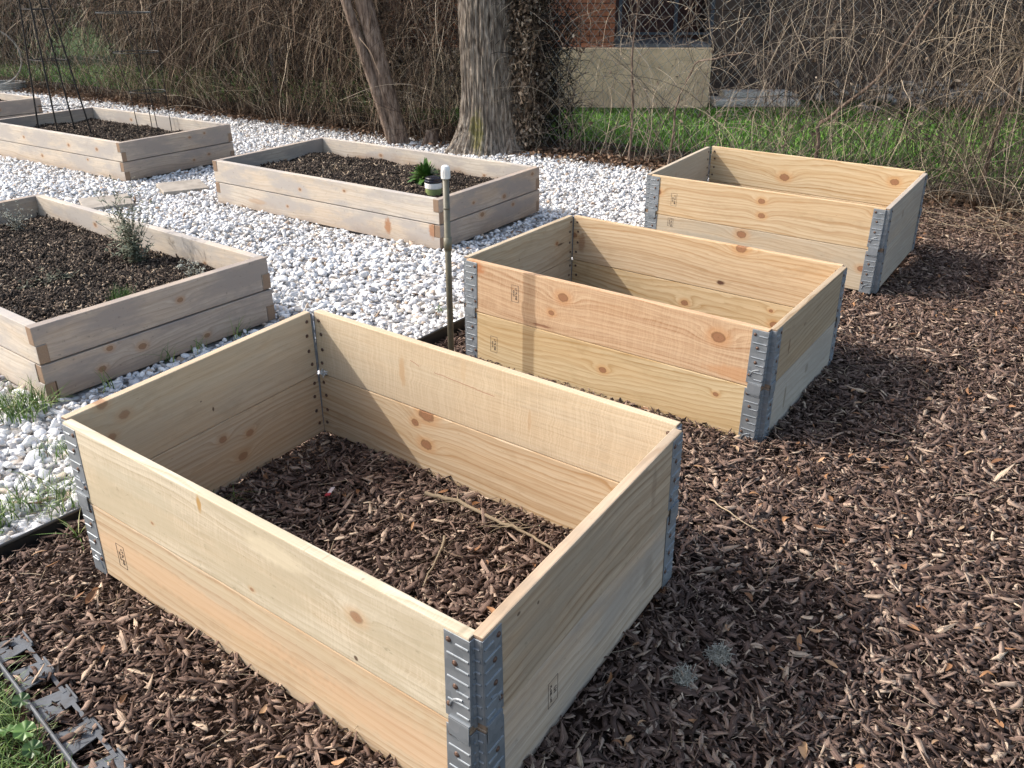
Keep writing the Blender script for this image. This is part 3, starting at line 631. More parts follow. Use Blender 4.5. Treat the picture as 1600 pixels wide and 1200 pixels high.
lumber(QE, lm("e", ((), ()), (((.246, .117, .010), (.368, .083, .013), (.204, .052, .012), (.639, .037, .010)), ((.554, .070, .010),)), 31, .4), "weathered lumber bed at left holding dark soil and a tall grey-green plant")
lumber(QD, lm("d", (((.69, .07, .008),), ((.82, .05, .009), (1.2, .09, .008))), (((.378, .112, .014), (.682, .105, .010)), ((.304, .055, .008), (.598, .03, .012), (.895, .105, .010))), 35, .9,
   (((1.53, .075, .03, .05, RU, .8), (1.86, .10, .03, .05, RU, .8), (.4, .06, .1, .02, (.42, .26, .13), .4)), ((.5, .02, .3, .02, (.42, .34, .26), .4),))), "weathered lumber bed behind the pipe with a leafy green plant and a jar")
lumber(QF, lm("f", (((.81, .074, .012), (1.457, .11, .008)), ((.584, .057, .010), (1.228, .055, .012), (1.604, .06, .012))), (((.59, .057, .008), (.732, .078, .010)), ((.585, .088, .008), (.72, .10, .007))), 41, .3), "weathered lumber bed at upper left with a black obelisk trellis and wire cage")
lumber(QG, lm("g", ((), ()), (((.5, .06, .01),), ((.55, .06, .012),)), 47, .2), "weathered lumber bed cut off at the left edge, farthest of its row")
SOILM = NT("potting_soil", .95, .1); n_ = SOILM.noise(SOILM.pos(), 70, 5, .7); SOILM.bump(n_, 1, .02)
SOILM = SOILM.col(SOILM.ramp(n_, [(.3, (.008, .006, .004)), (.6, (.028, .019, .013)), (.85, (.07, .047, .033))]))
def soil(Q, zt, n, label, seed, zfun=None):
    F_, U, Vv = np.array(Q['F'][:2]), np.array(Q['L'][:2])-np.array(Q['F'][:2]), np.array(Q['R'][:2])-np.array(Q['F'][:2])
    lu, lv = np.linalg.norm(U), np.linalg.norm(Vv); m = (LT+.001)
    us = np.linspace(m/lu, 1-m/lu, 70); vs = np.linspace(m/lv, 1-m/lv, 36); V = []
    hf = lambda x, y: zt+.018*nz(x, y, 4, seed)+.012*nz(x, y, 13, seed)
    for a in us:
        for b in vs:
            p = F_+U*a+Vv*b; V.append((p[0], p[1], hf(*p)))
    i = np.arange(len(V)).reshape(70, 36); F = np.stack([i[:-1, :-1], i[1:, :-1], i[1:, 1:], i[:-1, 1:]], -1).reshape(-1, 4)
    a = rng.uniform(m/lu+.01, 1-m/lu-.01, n); b = rng.uniform(m/lv+.015, 1-m/lv-.015, n); P2 = F_[None]+U[None]*a[:, None]+Vv[None]*b[:, None]
    P = np.zeros((n, 3)); P[:, :2] = P2; P[:, 2] = [hf(*p)+random.uniform(-.003, .010) for p in P2]
    L = np.clip(rng.lognormal(math.log(.0085), .6, n), .003, .045); Vc, Fc = chips(P, L, np.minimum(L, .016)*rng.uniform(.25, .8, n), np.minimum(L, .012)*rng.uniform(.15, .6, n), .6)
    me = npmesh("soil", np.concatenate([np.array(V), Vc]), [F, Fc+len(V)], [SOILM, SOILC])
    mi = np.zeros(len(me.polygons), np.int32); mi[len(F):] = 1; me.polygons.foreach_set('material_index', mi)
    setp(link("soil", me), label, "soil", kind='stuff')
soil(QE, .178, 60000, "dark crumbly soil filling the left lumber bed", 5.)
soil(QD, .185, 34000, "dark soil with dry bits filling the lumber bed with the leafy plant", 6.)
soil(QF, .175, 20000, "dark soil filling the lumber bed with the obelisk trellis", 7.)
soil(QG, .19, 5000, "dark soil in the lumber bed at the left edge", 8.)

# ------------------------------------------------------------------ pipe post
bm = bmesh.new(); r = .0112
rod(bm, (0, 0, -.05), (0, 0, .72), r, n=20)
for zc, hh in ((.135, .0), (.455, .045)):
    if hh: rod(bm, (0, 0, zc), (0, 0, zc+hh), r*1.28, n=20); rod(bm, (0, 0, zc-.004), (0, 0, zc), r*1.1, n=20, r2=r*1.28)
rod(bm, (0, 0, .60), (0, 0, .606), r*1.06, n=20)
root = empty("pipe_post", (-.2255, 2.982, 0), 0, label="slim grey-green upright pipe with a white cap in front of the middle pine box", cat="pipe")
root.rotation_euler = (0, 0, 0)
tp = NT("grey_green_pipe", .5, .4); nn = tp.noise(tp.obj(), 14, 4, .6)
pm = tp.col(tp.mix(tp.ss(nn, .4, .7), (.145, .135, .095), (.085, .075, .055)))
link("pipe", bme(bm, "pipe", pm, True), root)
bpy.data.objects["pipe"].data.polygons.foreach_set('use_smooth', [len(p.vertices) == 4 for p in bpy.data.objects["pipe"].data.polygons])
bm = bmesh.new(); rod(bm, (0, 0, .705), (0, 0, .738), .0152, n=24); rod(bm, (0, 0, .738), (0, 0, .746), .0152, n=24, r2=.013); rod(bm, (0, 0, .746), (0, 0, .750), .013, n=24, r2=.006)
for i in range(18):
    a = i/18*2*math.pi; rod(bm, (.0152*math.cos(a), .0152*math.sin(a), .706), (.0152*math.cos(a), .0152*math.sin(a), .734), .0011, n=4)
link("cap", bme(bm, "cap", simple("white_plastic", (.78, .78, .76), .35, 0, .5, .03)), root)

# ------------------------------------------------------------------ black divider edging
bm = bmesh.new(); pts = [(-2.1, .78), (-1.33, 1.70), (-1.149, 1.944), (-.85, 2.41), (-.285, 3.27), (.2, 4.01), (.53, 4.52), (1.2, 5.56), (1.95, 6.7)]
pts = [Vector((*p, 0)) for p in pts]
for i in range(len(pts)-1):
    for j in range(6):
        p = pts[i].lerp(pts[i+1], j/6); q = pts[i].lerp(pts[i+1], (j+1)/6); dd = (q-p).normalized(); nn = Vector((-dd.y, dd.x, 0))
        wz = lambda v: .045+.006*nz(v.x, v.y, 3, 1.)
        a = [p-nn*.0015, q-nn*.0015, q+nn*.0015, p+nn*.0015]
        vb = [bm.verts.new((v.x, v.y, -.05)) for v in a]; vt = [bm.verts.new((v.x, v.y, wz(q if k in (1, 2) else p))) for k, v in enumerate(a)]
        bm.faces.new(vt); [bm.faces.new((vb[k], vb[(k+1) % 4], vt[(k+1) % 4], vt[k])) for k in range(4)]
        rod(bm, (p.x, p.y, wz(p)), (q.x, q.y, wz(q)), .0052, n=8)
link("garden_edging", bme(bm, "garden_edging", PLAST), label="black plastic edging strip between the white gravel and the bark mulch", cat="garden edging")

# grey paver edging with keyed tabs at lower left
STEEL = NT("grey_edging_plastic", .6, .3); n_ = STEEL.noise(STEEL.obj(), 40, 4, .6)
STEEL = STEEL.col(STEEL.mix(STEEL.ss(n_, .4, .75, 0, .7), (.10, .112, .128), (.06, .058, .058)))
M = Matrix.Translation((G0[0]-GNv[0]*.02, G0[1]-GNv[1]*.02, .036)) @ Matrix.Rotation(math.atan2(GDv[1], GDv[0]), 4, 'Z')
bm = bmesh.new(); Lg = .8
def bend(x): return 0
box(bm, (-.03, -.0018, -.03), (Lg, .0012, .012), M, .0008); rod(bm, (-.03, 0, .013), (Lg, 0, .013), .0032, M, 8)
def holed(bm, M, cx, w, y0, y1):
    """trapezoid tab with a key-shaped hole and a raised far flange"""
    o = [(cx-w*.5, y0), (cx+w*.5, y0), (cx+w*.34, y1), (cx-w*.34, y1)]
    h = []; cy = (y0+y1)/2
    for k in range(16):
        a = k/16*2*math.pi; rr = .0075+(.0055 if k % 4 == 0 else (-.0025 if k % 2 == 0 else -.001)); h.append((cx+rr*math.cos(a), cy+rr*math.sin(a)))
    vo = [bm.verts.new(M @ Vector((x, y, 0))) for x, y in o]; vh = [bm.verts.new(M @ Vector((x, y, 0))) for x, y in h]
    es = [bm.edges.new((vo[i], vo[(i+1) % 4])) for i in range(4)]+[bm.edges.new((vh[i], vh[(i+1) % 16])) for i in range(16)]
    r = bmesh.ops.triangle_fill(bm, edges=es, use_beauty=True, use_dissolve=False)
    fs = [g for g in r['geom'] if isinstance(g, bmesh.types.BMFace)]
    e = bmesh.ops.extrude_face_region(bm, geom=fs)
    dz = (M.to_3x3() @ Vector((0, 0, -.0025)))
    for g in e['geom']:
        if isinstance(g, bmesh.types.BMVert): g.co += dz
    box(bm, (cx-w*.36, y1-.001, -.003), (cx+w*.36, y1+.0025, .008), M, .0008)
for cx in (.02, .135, .25, .365, .48):
    holed(bm, M, cx, .075, .002, .070); box(bm, (cx+.026, .058, -.003), (cx+.10, .066, .001), M, .0006)
link("paver_edging", bme(bm, "paver_edging", STEEL), label="grey paver edging strip with keyed tabs between grass and mulch at the lower left corner", cat="paver edging")

# ------------------------------------------------------------------ pavers
PAVM = simple("concrete_paver", (.34, .31, .27), .9, 0, .2, .15, 14, bump=.4)
for i, ((cx, cy), s) in enumerate(PAV):
    bm = bmesh.new(); box(bm, (-s/2, -s/2, 0), (s/2, s/2, .045), bevel=.005, seg=2)
    link("concrete_paver", bme(bm, "concrete_paver", PAVM), M=Matrix.Translation((cx, cy, -.022)) @ Matrix.Rotation(R(30), 4, 'Z') @ Matrix.Rotation(R(1.2), 4, 'X'), cat="paver",
         label=("flat grey paver in the gravel nearest the lumber bed with the leafy plant", "flat grey paver in the gravel just behind the tall grey-green plant")[i], group="pavers in the gravel")

# ------------------------------------------------------------------ plants
def plant_leaves(stems, mat, name):
    V, F = merge(stems); return npmesh(name, V, F, mat, True)
def spray(base, n_stem, h, spread, leaf, lw, nl, mat, smat, label, cat="plant", stem_r=.0014, lean=(0, 0), name="garden_plant", jit=.1, group=None):
    root = empty(name, base, random.uniform(0, .1), label=label, cat=cat, group=group); k = 8; u = np.linspace(0, 1, k)
    a = rng.uniform(0, 6.28, n_stem); sp = rng.uniform(.1, 1, n_stem)*spread; hh = h*rng.uniform(.45, 1, n_stem)
    P = np.zeros((n_stem, k, 3)); P[..., 0] = (np.cos(a)*sp)[:, None]*u**1.3+rng.normal(0, .012, (n_stem, 1))+lean[0]*u**2; P[..., 1] = (np.sin(a)*sp)[:, None]*u**1.3+rng.normal(0, .012, (n_stem, 1))+lean[1]*u**2
    P[..., 2] = hh[:, None]*u; P += rng.normal(0, .004*jit*10, P.shape)*u[None, :, None]
    V, F = tubes_np(P, (stem_r*(1-.7*u))[None].repeat(n_stem, 0), 4); link("stem", npmesh("stem", V, F, smat), root)
    si = rng.integers(0, n_stem, nl); uu = rng.uniform(.08, 1, nl)*(k-1); i0 = np.minimum(uu.astype(int), k-2); f = (uu-i0)[:, None]
    B = P[si, i0]*(1-f)+P[si, i0+1]*f; an = rng.uniform(0, 6.28, nl); el = rng.uniform(.2, 1.1, nl); L = leaf*rng.uniform(.5, 1.1, nl)
    D = np.stack([np.cos(an)*np.cos(el), np.sin(an)*np.cos(el), np.sin(el)], -1); kk = np.linspace(0, 1, 4)
    pts = B[:, None]+D[:, None]*L[:, None, None]*kk[None, :, None]; pts[..., 2] -= (kk**2)[None]*L[:, None]*.35
    Dn = np.stack([-np.sin(an), np.cos(an), rng.normal(0, .4, nl)], -1)
    V, F = ribbons_np(pts, lw*np.array([.5, 1, .8, .1])[None].repeat(nl, 0)*rng.uniform(.7, 1.2, (nl, 1)), Dn); link("foliage", npmesh("foliage", V, F, mat, True), root)
    return root
SAGE = island_mat("grey_green_leaf", [(0, (.06, .075, .045)), (.5, (.12, .145, .10)), (1, (.25, .27, .20))], .7)
SILV = island_mat("silver_leaf", [(0, (.12, .13, .11)), (.5, (.22, .24, .20)), (1, (.40, .41, .36))], .7)
GREENL = island_mat("fresh_green_leaf", [(0, (.025, .07, .010)), (.5, (.055, .13, .02)), (1, (.12, .23, .05))], .45, spec=.5, sc=20)
WOODYS = simple("woody_stem", (.12, .09, .06), .8)
spray((-1.69, 3.78, .175), 30, .38, .17, .034, .0048, 1150, SAGE, WOODYS, "tall spiky grey-green herb standing in the left lumber bed")
spray((-1.67, 3.74, .175), 26, .16, .12, .038, .0052, 560, SAGE, WOODYS, "low bushy grey-green herb at the foot of the tall spiky one")
spray((-2.47, 4.28, .175), 22, .15, .10, .022, .004, 420, SILV, WOODYS, "small silver-leaved plant in the far corner of the left lumber bed")
spray((-1.33, 3.52, .175), 16, .09, .10, .03, .004, 200, SILV, WOODYS, "small pale grey plant tucked into the right corner of the left lumber bed")
spray((-1.92, 3.46, .175), 20, .035, .17, .03, .008, 300, island_mat("dusty_leaf", [(0, (.03, .03, .02)), (.6, (.07, .075, .05)), (1, (.13, .14, .1))], .8), WOODYS, "flat dusty green plant sprawling in the middle of the left lumber bed")
def tuft(base, n, h, spread, label, wd=.004, mat=None, group=None, name="grass_tuft", cat="grass tuft", lean=1.1):
    P = np.zeros((n, 3)); P[:, :2] = np.clip(rng.normal(0, spread, (n, 2)), -1.6*spread, 1.6*spread); H = h*rng.uniform(.4, 1, n)
    V, F = blades(P, H, rng.uniform(.5, 1, n)*wd, lean, 6); link(name, npmesh(name, V, F, mat or GRASSM, True), M=Matrix.Translation(base), label=label, cat=cat, group=group)
tuft((-1.51, 3.2, .18), 170, .085, .024, "bright green tuft of chives in the soil of the left lumber bed", .003, GREENL, name="chive_clump", cat="chives", lean=.5)
GT = "grass tufts growing by the left lumber bed"
tuft((-1.11, 3.28, 0), 14, .15, .02, "grass tuft in the gap under the far end of the left lumber bed", .006, group=GT, lean=1.)
tuft((-1.30, 3.03, 0), 10, .13, .02, "grass tuft with tall blades at the middle of the left lumber bed's end", .006, group=GT, lean=1.2)
tuft((-1.22, 3.14, 0), 9, .11, .018, "small dark grass tuft between two others at the lumber bed's end", .005, group=GT, lean=1.2)
tuft((-1.44, 2.79, 0), 9, .11, .02, "thin grass tuft near the knotty bottom corner of the left lumber bed", .005, group=GT, lean=1.2)
tuft((-1.64, 2.60, .01), 240, .12, .055, "dense bright grass clump at the near corner of the left lumber bed", .005, group=GT, lean=1.5)
tuft((-.30, 3.58, 0), 22, .06, .02, "small green weed in the white gravel just left of the pipe", .004, name="weed", cat="weed", lean=1.8)
tuft((-1.28, 2.05, .01), 170, .08, .06, "low weeds in the gravel along the black edging near the left picture edge", .004, name="weed", cat="weed", lean=1.6)
tuft((-1.42, 1.93, .01), 380, .09, .06, "thick grassy weeds in the gravel at the left picture edge", .0045, name="weed", cat="weed", lean=1.4)
tuft((-1.37, 2.32, .01), 80, .08, .045, "sparse weeds among the pebbles left of the foreground box", .004, name="weed", cat="weed", lean=1.5)
tuft((-.80, 1.93, .05), 26, .09, .04, "flattened grass blades in the shaded left corner inside the foreground box", .004, name="weed", cat="weed", lean=2.2)
tuft((-1.115, 1.86, .01), 12, .09, .005, "single drooping weed growing at the black edging by the foreground box", .005, name="weed", cat="weed", lean=1.8)
# leafy green plant
n = 240; a = rng.uniform(0, 6.28, n); el = rng.uniform(.15, 1.5, n); L = rng.uniform(.08, .155, n); k = 6; u = np.linspace(0, 1, k)
D = np.stack([np.cos(a)*np.cos(el), np.sin(a)*np.cos(el), np.sin(el)], -1); pts = D[:, None]*L[:, None, None]*u[None, :, None]; pts[..., 2] -= (u**2)[None]*(L*np.cos(el))[:, None]*.55; pts[..., 2] += .012
Dn = np.stack([-np.sin(a), np.cos(a), np.zeros(n)], -1)
root = empty("leafy_plant", (-.535, 5.40, .185), 0, label="bushy bright green leafy plant in the lumber bed behind the pipe", cat="plant")
V, F = ribbons_np(pts, .031*np.array([.3, .6, .95, 1, .75, .1])[None]*rng.uniform(.7, 1.1, (n, 1)), Dn); link("foliage", npmesh("foliage", V, F, GREENL, True), root)
for (bx, by, hh, la) in ((-1.15, 5.75, .07, "yellow-green wisps in the far left corner of the lumber bed with the jar"),):
    tuft((bx, by, .185), 40, hh, .05, la, .003, STRAW, name="weed", cat="weed")
# jar
def lathe(prof, n=28):
    bm = bmesh.new(); rings = [[bm.verts.new((r*math.cos(i/n*2*math.pi), r*math.sin(i/n*2*math.pi), z)) for i in range(n)] for r, z in prof]
    for a, b in zip(rings[:-1], rings[1:]):
        for i in range(n): bm.faces.new((a[i], a[(i+1) % n], b[(i+1) % n], b[i]))
    bm.faces.new(rings[0][::-1]); bm.faces.new(rings[-1]); return bm
root = empty("jar", (-.455, 5.06, .18), 0, label="half buried white and green jar with a black lid in the lumber bed", cat="jar")
link("jar_body", bme(lathe([(.046, 0), (.048, .045)]), "jar_body", simple("pale_green_plastic", (.24, .30, .12), .4)), root, root.matrix_basis)
link("jar_band", bme(lathe([(.048, .045), (.0505, .05), (.0505, .075), (.048, .078)]), "jar_band", simple("white_jar", (.74, .74, .70), .35, 0, .5, .03)), root, root.matrix_basis)
link("lid", bme(lathe([(.049, .078), (.052, .080), (.052, .090), (.046, .093), (.046, .104), (.042, .108), (.030, .106)]), "lid", simple("black_lid", (.012, .014, .022), .25, 0, .6)), root, root.matrix_basis)

# ------------------------------------------------------------------ trellises
root = empty("obelisk_trellis", (-3.67, 7.30, .17), 0, label="tall black metal obelisk trellis standing in the upper left lumber bed", cat="trellis")
feet = [Vector(p) for p in ((-.215, .05, -.05), (.055, -.17, -.05), (.02, .20, -.05), (.235, .03, -.05))]; top = Vector((-.03, 0, 1.95))
mid = lambda f, z: f.lerp(top+(f-Vector((0, 0, 0))).normalized()*.02, (z+.05)/2.0)
for i in (0, 1, 3, 2):
    bm = bmesh.new(); pts = [mid(feet[i], z) for z in (-.05, .4, .8, 1.2, 1.6, 1.95)]; tube(bm, pts, .0065, n=8); link("leg", bme(bm, "leg", DARKM), root, root.matrix_basis)
for z in (.22, .58, .95, 1.3, 1.6):
    bm = bmesh.new(); q = [mid(feet[i], z) for i in (0, 1, 3, 2, 0)]; tube(bm, q, .0028, n=6)
    c = sum((x for x in q[:4]), Vector())/4; rr = (q[0]-c).length; 
    link("ring", bme(bm, "ring", DARKM), root, root.matrix_basis)
root = empty("tomato_cage", (-2.95, 7.42, .17), 0, label="thin dark wire tomato cage leaning left in the upper left lumber bed", cat="plant cage")
for i in range(4):
    a = i*math.pi/2+.5; bm = bmesh.new()
    tube(bm, [(.13*math.cos(a), .11*math.sin(a), -.04), (-.01+.135*math.cos(a), .135*math.sin(a), .33), (-.05+.17*math.cos(a), .17*math.sin(a), .63), (-.105+.205*math.cos(a), .205*math.sin(a), .95)], .0034, n=5)
    link("leg", bme(bm, "leg", DARKM), root, root.matrix_basis)
for z, rr, cx in ((.33, .137, -.01), (.63, .172, -.05), (.92, .203, -.10)):
    bm = bmesh.new(); tube(bm, [(cx+rr*math.cos(j/20*2*math.pi), rr*math.sin(j/20*2*math.pi), z) for j in range(21)], .0034, n=5); link("ring", bme(bm, "ring", simple("dark_green_wire", (.03, .035, .03), .35, .3)), root, root.matrix_basis)
bm = bmesh.new(); tube(bm, [(-5.0, 8.7, .15), (-5.05, 8.75, .6), (-5.22, 8.82, 1.3)], .006)
link("trellis_rod", bme(bm, "trellis_rod", DARKM), label="slanting black rod standing in the lumber bed at the left edge", cat="rod")
bm = bmesh.new(); HO = Vector((-6.75, 12.1, 0))
for k_ in range(4):
    tube(bm, [HO+Vector((.30*math.cos(j/24*6.283), .24*math.sin(j/24*6.283), .03+.022*k_)) for j in range(25)], .011, n=8)
tube(bm, [HO+Vector((-.1+.42*math.cos(j/24*6.283), .05, .42+.36*math.sin(j/24*6.283))) for j in range(25)], .011, n=8)
link("garden_hose", bme(bm, "garden_hose", simple("grey_hose", (.33, .33, .31), .4)), label="grey coiled garden hose with a raised loop at the far left by the fence", cat="hose")

# ------------------------------------------------------------------ small things on the mulch
def hz(x, y): return float(hA(np.array([[x, y, 0.]]))[0])
BR = island_mat("branch_bark", [(0, (.16, .12, .08)), (1, (.30, .24, .16))], .85, bump=.5)
def branch(name, pts, r, label, cat, mat, twigs=0, lift=.02, n=7):
    P = []; pts = [Vector((x, y, hz(x, y)+lift)) for x, y in pts]
    for a, b in zip(pts[:-1], pts[1:]):
        for j in range(5):
            p = a.lerp(b, j/5); P.append(p+Vector((random.gauss(0, .002), random.gauss(0, .002), random.gauss(0, .0015))))
    P.append(pts[-1]); parts = []; A = np.array([list(p) for p in P])[None]; k = A.shape[1]
    parts.append(tubes_np(A, (r*np.linspace(1, .45, k))[None], n))
    for _ in range(twigs):
        i = random.randrange(2, k-1); b = P[i]; a = random.uniform(0, 6.28); q = [b]
        for j in range(5): a += random.gauss(0, .3); q.append(q[-1]+Vector((math.cos(a), math.sin(a), random.uniform(-.1, .25)))*random.uniform(.008, .02))
        parts.append(tubes_np(np.array([list(x) for x in q])[None], (r*.3*np.linspace(1, .4, 6))[None], 4))
    V, F = merge(parts); link(name, npmesh(name, V, F, mat, True), label=label, cat=cat)
branch("fallen_branch", [(-.23, 1.98), (-.14, 1.94), (-.04, 1.85), (.05, 1.79), (.13, 1.70)], .0065, "broken tan branch with side twigs lying inside the foreground box", "branch", BR, 16)
branch("twig", [(-.165, 1.78), (-.175, 1.70), (-.20, 1.585)], .004, "straight brown twig lying inside the foreground box near its front board", "twig", BR, 3)
branch("pale_stick", [(.535, 2.01), (.57, 1.93), (.63, 1.85)], .0026, "thin bent pale stick on the mulch right of the foreground box", "stick", STRAW, 0, .026)
bm = bmesh.new(); box(bm, (-.022, -.006, 0), (.010, .006, .003), bevel=.001); box(bm, (.010, -.008, .0004), (.022, .007, .0045), bevel=.001)
me = bme(bm, "candy_wrapper", [simple("white_wrapper", (.62, .55, .55), .3), simple("red_wrapper", (.42, .03, .05), .3)])
for p in me.polygons: p.material_index = 1 if p.center.x > .0101 else 0
link("candy_wrapper", me, M=Matrix.Translation((-.484, 1.985, hz(-.48, 1.99)+.022)) @ Matrix.Rotation(R(-100), 4, 'Z') @ Matrix.Rotation(R(15), 4, 'X'), label="tiny red and white wrapper on the mulch inside the foreground box", cat="wrapper")
LICH = island_mat("grey_lichen", [(0, (.30, .29, .24)), (1, (.62, .60, .52))], .9)
for (x, y, rr, la) in ((.43, 1.41, .022, "larger grey lichen tuft on the mulch below the pale stick"), (.345, 1.345, .015, "smaller grey lichen tuft beside the larger one")):
    n = 260; a = rng.uniform(0, 6.28, n); q = rng.uniform(0, 1, n)**.6*rr; k = 5; P = np.zeros((n, k, 3)); P[:, 0, 0] = np.cos(a)*q; P[:, 0, 1] = np.sin(a)*q
    for j in range(1, k): P[:, j] = P[:, j-1]+rng.normal(0, .0045, (n, 3))+np.array([0, 0, .0004])
    V, F = tubes_np(P, np.full((n, k), .0007), 3); link("lichen_tuft", npmesh("lichen_tuft", V, F, LICH), M=Matrix.Translation((x, y, hz(x, y)+.014)), label=la, cat="lichen", group="lichen tufts on the mulch")
P = rng.normal(0, .004, (26, 6, 3)).cumsum(1)*.6
V, F = tubes_np(P, np.full((26, 6), .0016), 4)
link("white_fluff", npmesh("white_fluff", V, F, simple("white_fibre", (.75, .75, .73), .8)), M=Matrix.Translation((-.558, 2.352, .262)), label="scrap of white fluff caught on the hinge in the foreground box's far inner corner", cat="fluff")
# mallow seedling in the grass corner
root = empty("mallow_seedling", (-.90, 1.19, .03), 0, label="small round-leaved seedling in the grass at the lower left", cat="plant")
bm = bmesh.new()
for (x, y, z, rr, tx) in ((0, 0, .03,   .018, .25), (-.04, .01, .02, .017, -.3), (.03, -.035, .022, .016, .3), (-.045, .075, .03, .015, .2)):
    c = Vector((x, y, z)); Mx = Matrix.Translation(c) @ Matrix.Rotation(tx, 4, 'X') @ Matrix.Rotation(tx*.6, 4, 'Y'); cv = bm.verts.new(Mx @ Vector((0, 0, -.004))); ring = []
    for j in range(30):
        a = .25+j/29*(6.283-.5); q = rr*(1+.10*abs(math.sin(a*3.5))); ring.append(bm.verts.new(Mx @ Vector((q*math.cos(a), q*math.sin(a), .003*math.cos(a*7)))))
    for p_, q_ in zip(ring[:-1], ring[1:]): bm.faces.new((cv, p_, q_))
link("foliage", bme(bm, "foliage", GREENL, True), root, root.matrix_basis)

# ------------------------------------------------------------------ big tree trunk
def bark_mat(name, c1, c2, c3, moss=False):
    t = NT(name, .95, .15); o = t.obj(); s = t.sep(o)
    v = t.xyz(t.M('MULTIPLY', s[0], 48), t.M('MULTIPLY', s[1], 48), t.M('MULTIPLY', s[2], 9)); n = t.noise(v, 1, 5, .65)
    n2 = t.noise(o, 5, 3); c = t.ramp(n, [(.36, c1), (.5, c2), (.64, c3)]); c = t.mix(t.ss(n2, .4, .7, 0, .4), c, (c2[0]*.8, c2[1]*.8, c2[2]*.82))
    if moss:
        dd = t.M('ADD', t.M('POWER', t.M('DIVIDE', t.M('ADD', s[0], .12), .075), 2), t.M('POWER', t.M('DIVIDE', t.M('SUBTRACT', s[2], .22), .20), 2))
        mn = t.M('MULTIPLY_ADD', t.noise(o, 28, 4, .6), 2.2, dd)
        c = t.mix(t.M('MULTIPLY', t.ss(mn, 2.2, .9, 0, .8), t.M('LESS_THAN', s[1], 0.)), c, (.13, .125, .03))
    t.bump(n, .9, .02); return t.col(c)
BK1 = bark_mat("maple_bark", (.045, .034, .026), (.19, .16, .13), (.36, .32, .27), True)
BK2 = bark_mat("old_trunk_bark", (.06, .043, .033), (.19, .14, .11), (.33, .26, .21))
def trunk_mesh(name, path, rad, nang, nz_, flare, furrow, seed, mat, lobes=()):
    V = []; zmax = 1
    for j in range(nz_+1):
        u = j/nz_; x, y, z, r = path(u)
        for i in range(nang):
            a = i/nang*2*math.pi; q = r
            fl = math.exp(-z/.16)*flare
            for (la, am, wd) in lobes:
                dd = (a-la+math.pi) % (2*math.pi)-math.pi; q += r*am*math.exp(-(dd/wd)**2)*math.exp(-z/.20)
            q *= 1+fl*.25
            cx, sx = math.cos(a), math.sin(a)
            w1 = noise.noise(Vector((cx*2.2*6+seed, sx*2.2*6, z*2.0+.35*math.sin(a*5))))
            w2 = noise.noise(Vector((cx*5*6+seed, sx*5*6, z*6.5)))
            w3 = noise.noise(Vector((cx*1.5, sx*1.5, z*1.5+seed)))
            q += furrow*(-(1-abs(w1)*2.2)**3*.8+w2*.55)+r*.06*w3
            V.append((x+q*cx, y+q*sx, z))
    i = np.arange(len(V)).reshape(nz_+1, nang); j = np.roll(np.arange(nang), -1)
    F = np.stack([i[:-1], i[:-1][:, j], i[1:][:, j], i[1:]], -1).reshape(-1, 4)
    return npmesh(name, V, F, mat, False)
root = empty("large_tree", (-.17, 7.66, -.04), 0, label="thick grey tree trunk with rugged bark at the fence, centre of the background", cat="tree")
me = trunk_mesh("trunk", lambda u: (-.045*u*2.2*.6, 0, u*2.6, .245-.018*u), None, 300, 420, .6, .024, 4., BK1, [(3.6, .8, .35), (4.5, .4, .4), (5.4, .5, .4), (2.6, .5, .4), (.4, .45, .5), (1.4, .3, .5)])
link("trunk", me, root, root.matrix_basis)
bm = bmesh.new(); 
for q in range(5):
    a = q*1.3+.4; p = Vector((-.06, 0, 2.5)); rr = .12; dv = Vector((math.cos(a)*.6, math.sin(a)*.6, 1)).normalized()
    for j in range(7):
        nx = p+dv*.35; rod(bm, p, nx, rr, n=10, r2=rr*.78); rr *= .78; p = nx; dv = (dv+Vector((random.gauss(0, .2), random.gauss(0, .2), .1))).normalized()
link("crown", bme(bm, "crown", BK2), root, root.matrix_basis)
root = empty("leaning_tree", (-.98, 7.93, -.04), 0, label="slender brown double trunk leaning left in front of the vines", cat="tree")
me = trunk_mesh("trunk", lambda u: (-.255*u*2.1*(1-.08*u), .0, u*2.4, .078-.006*u), None, 110, 260, .3, .006, 9., BK2); link("trunk", me, root, root.matrix_basis)
me = trunk_mesh("second_trunk", lambda u: (-.075-.31*u*2.1-.05*u*u, -.035, .05+u*2.4, .045-.004*u), None, 70, 240, .3, .005, 15., BK2); link("second_trunk", me, root, root.matrix_basis)
root = empty("tree_stump", (-.72, 7.92, -.02), 0, label="low rotten stump in the leaf litter between the two trunks", cat="stump")
link("trunk", trunk_mesh("trunk", lambda u: (.02*u, 0, u*.15, .075-.03*u), None, 50, 24, .6, .012, 21., BK2, [(4, .5, .4)]), root, root.matrix_basis)

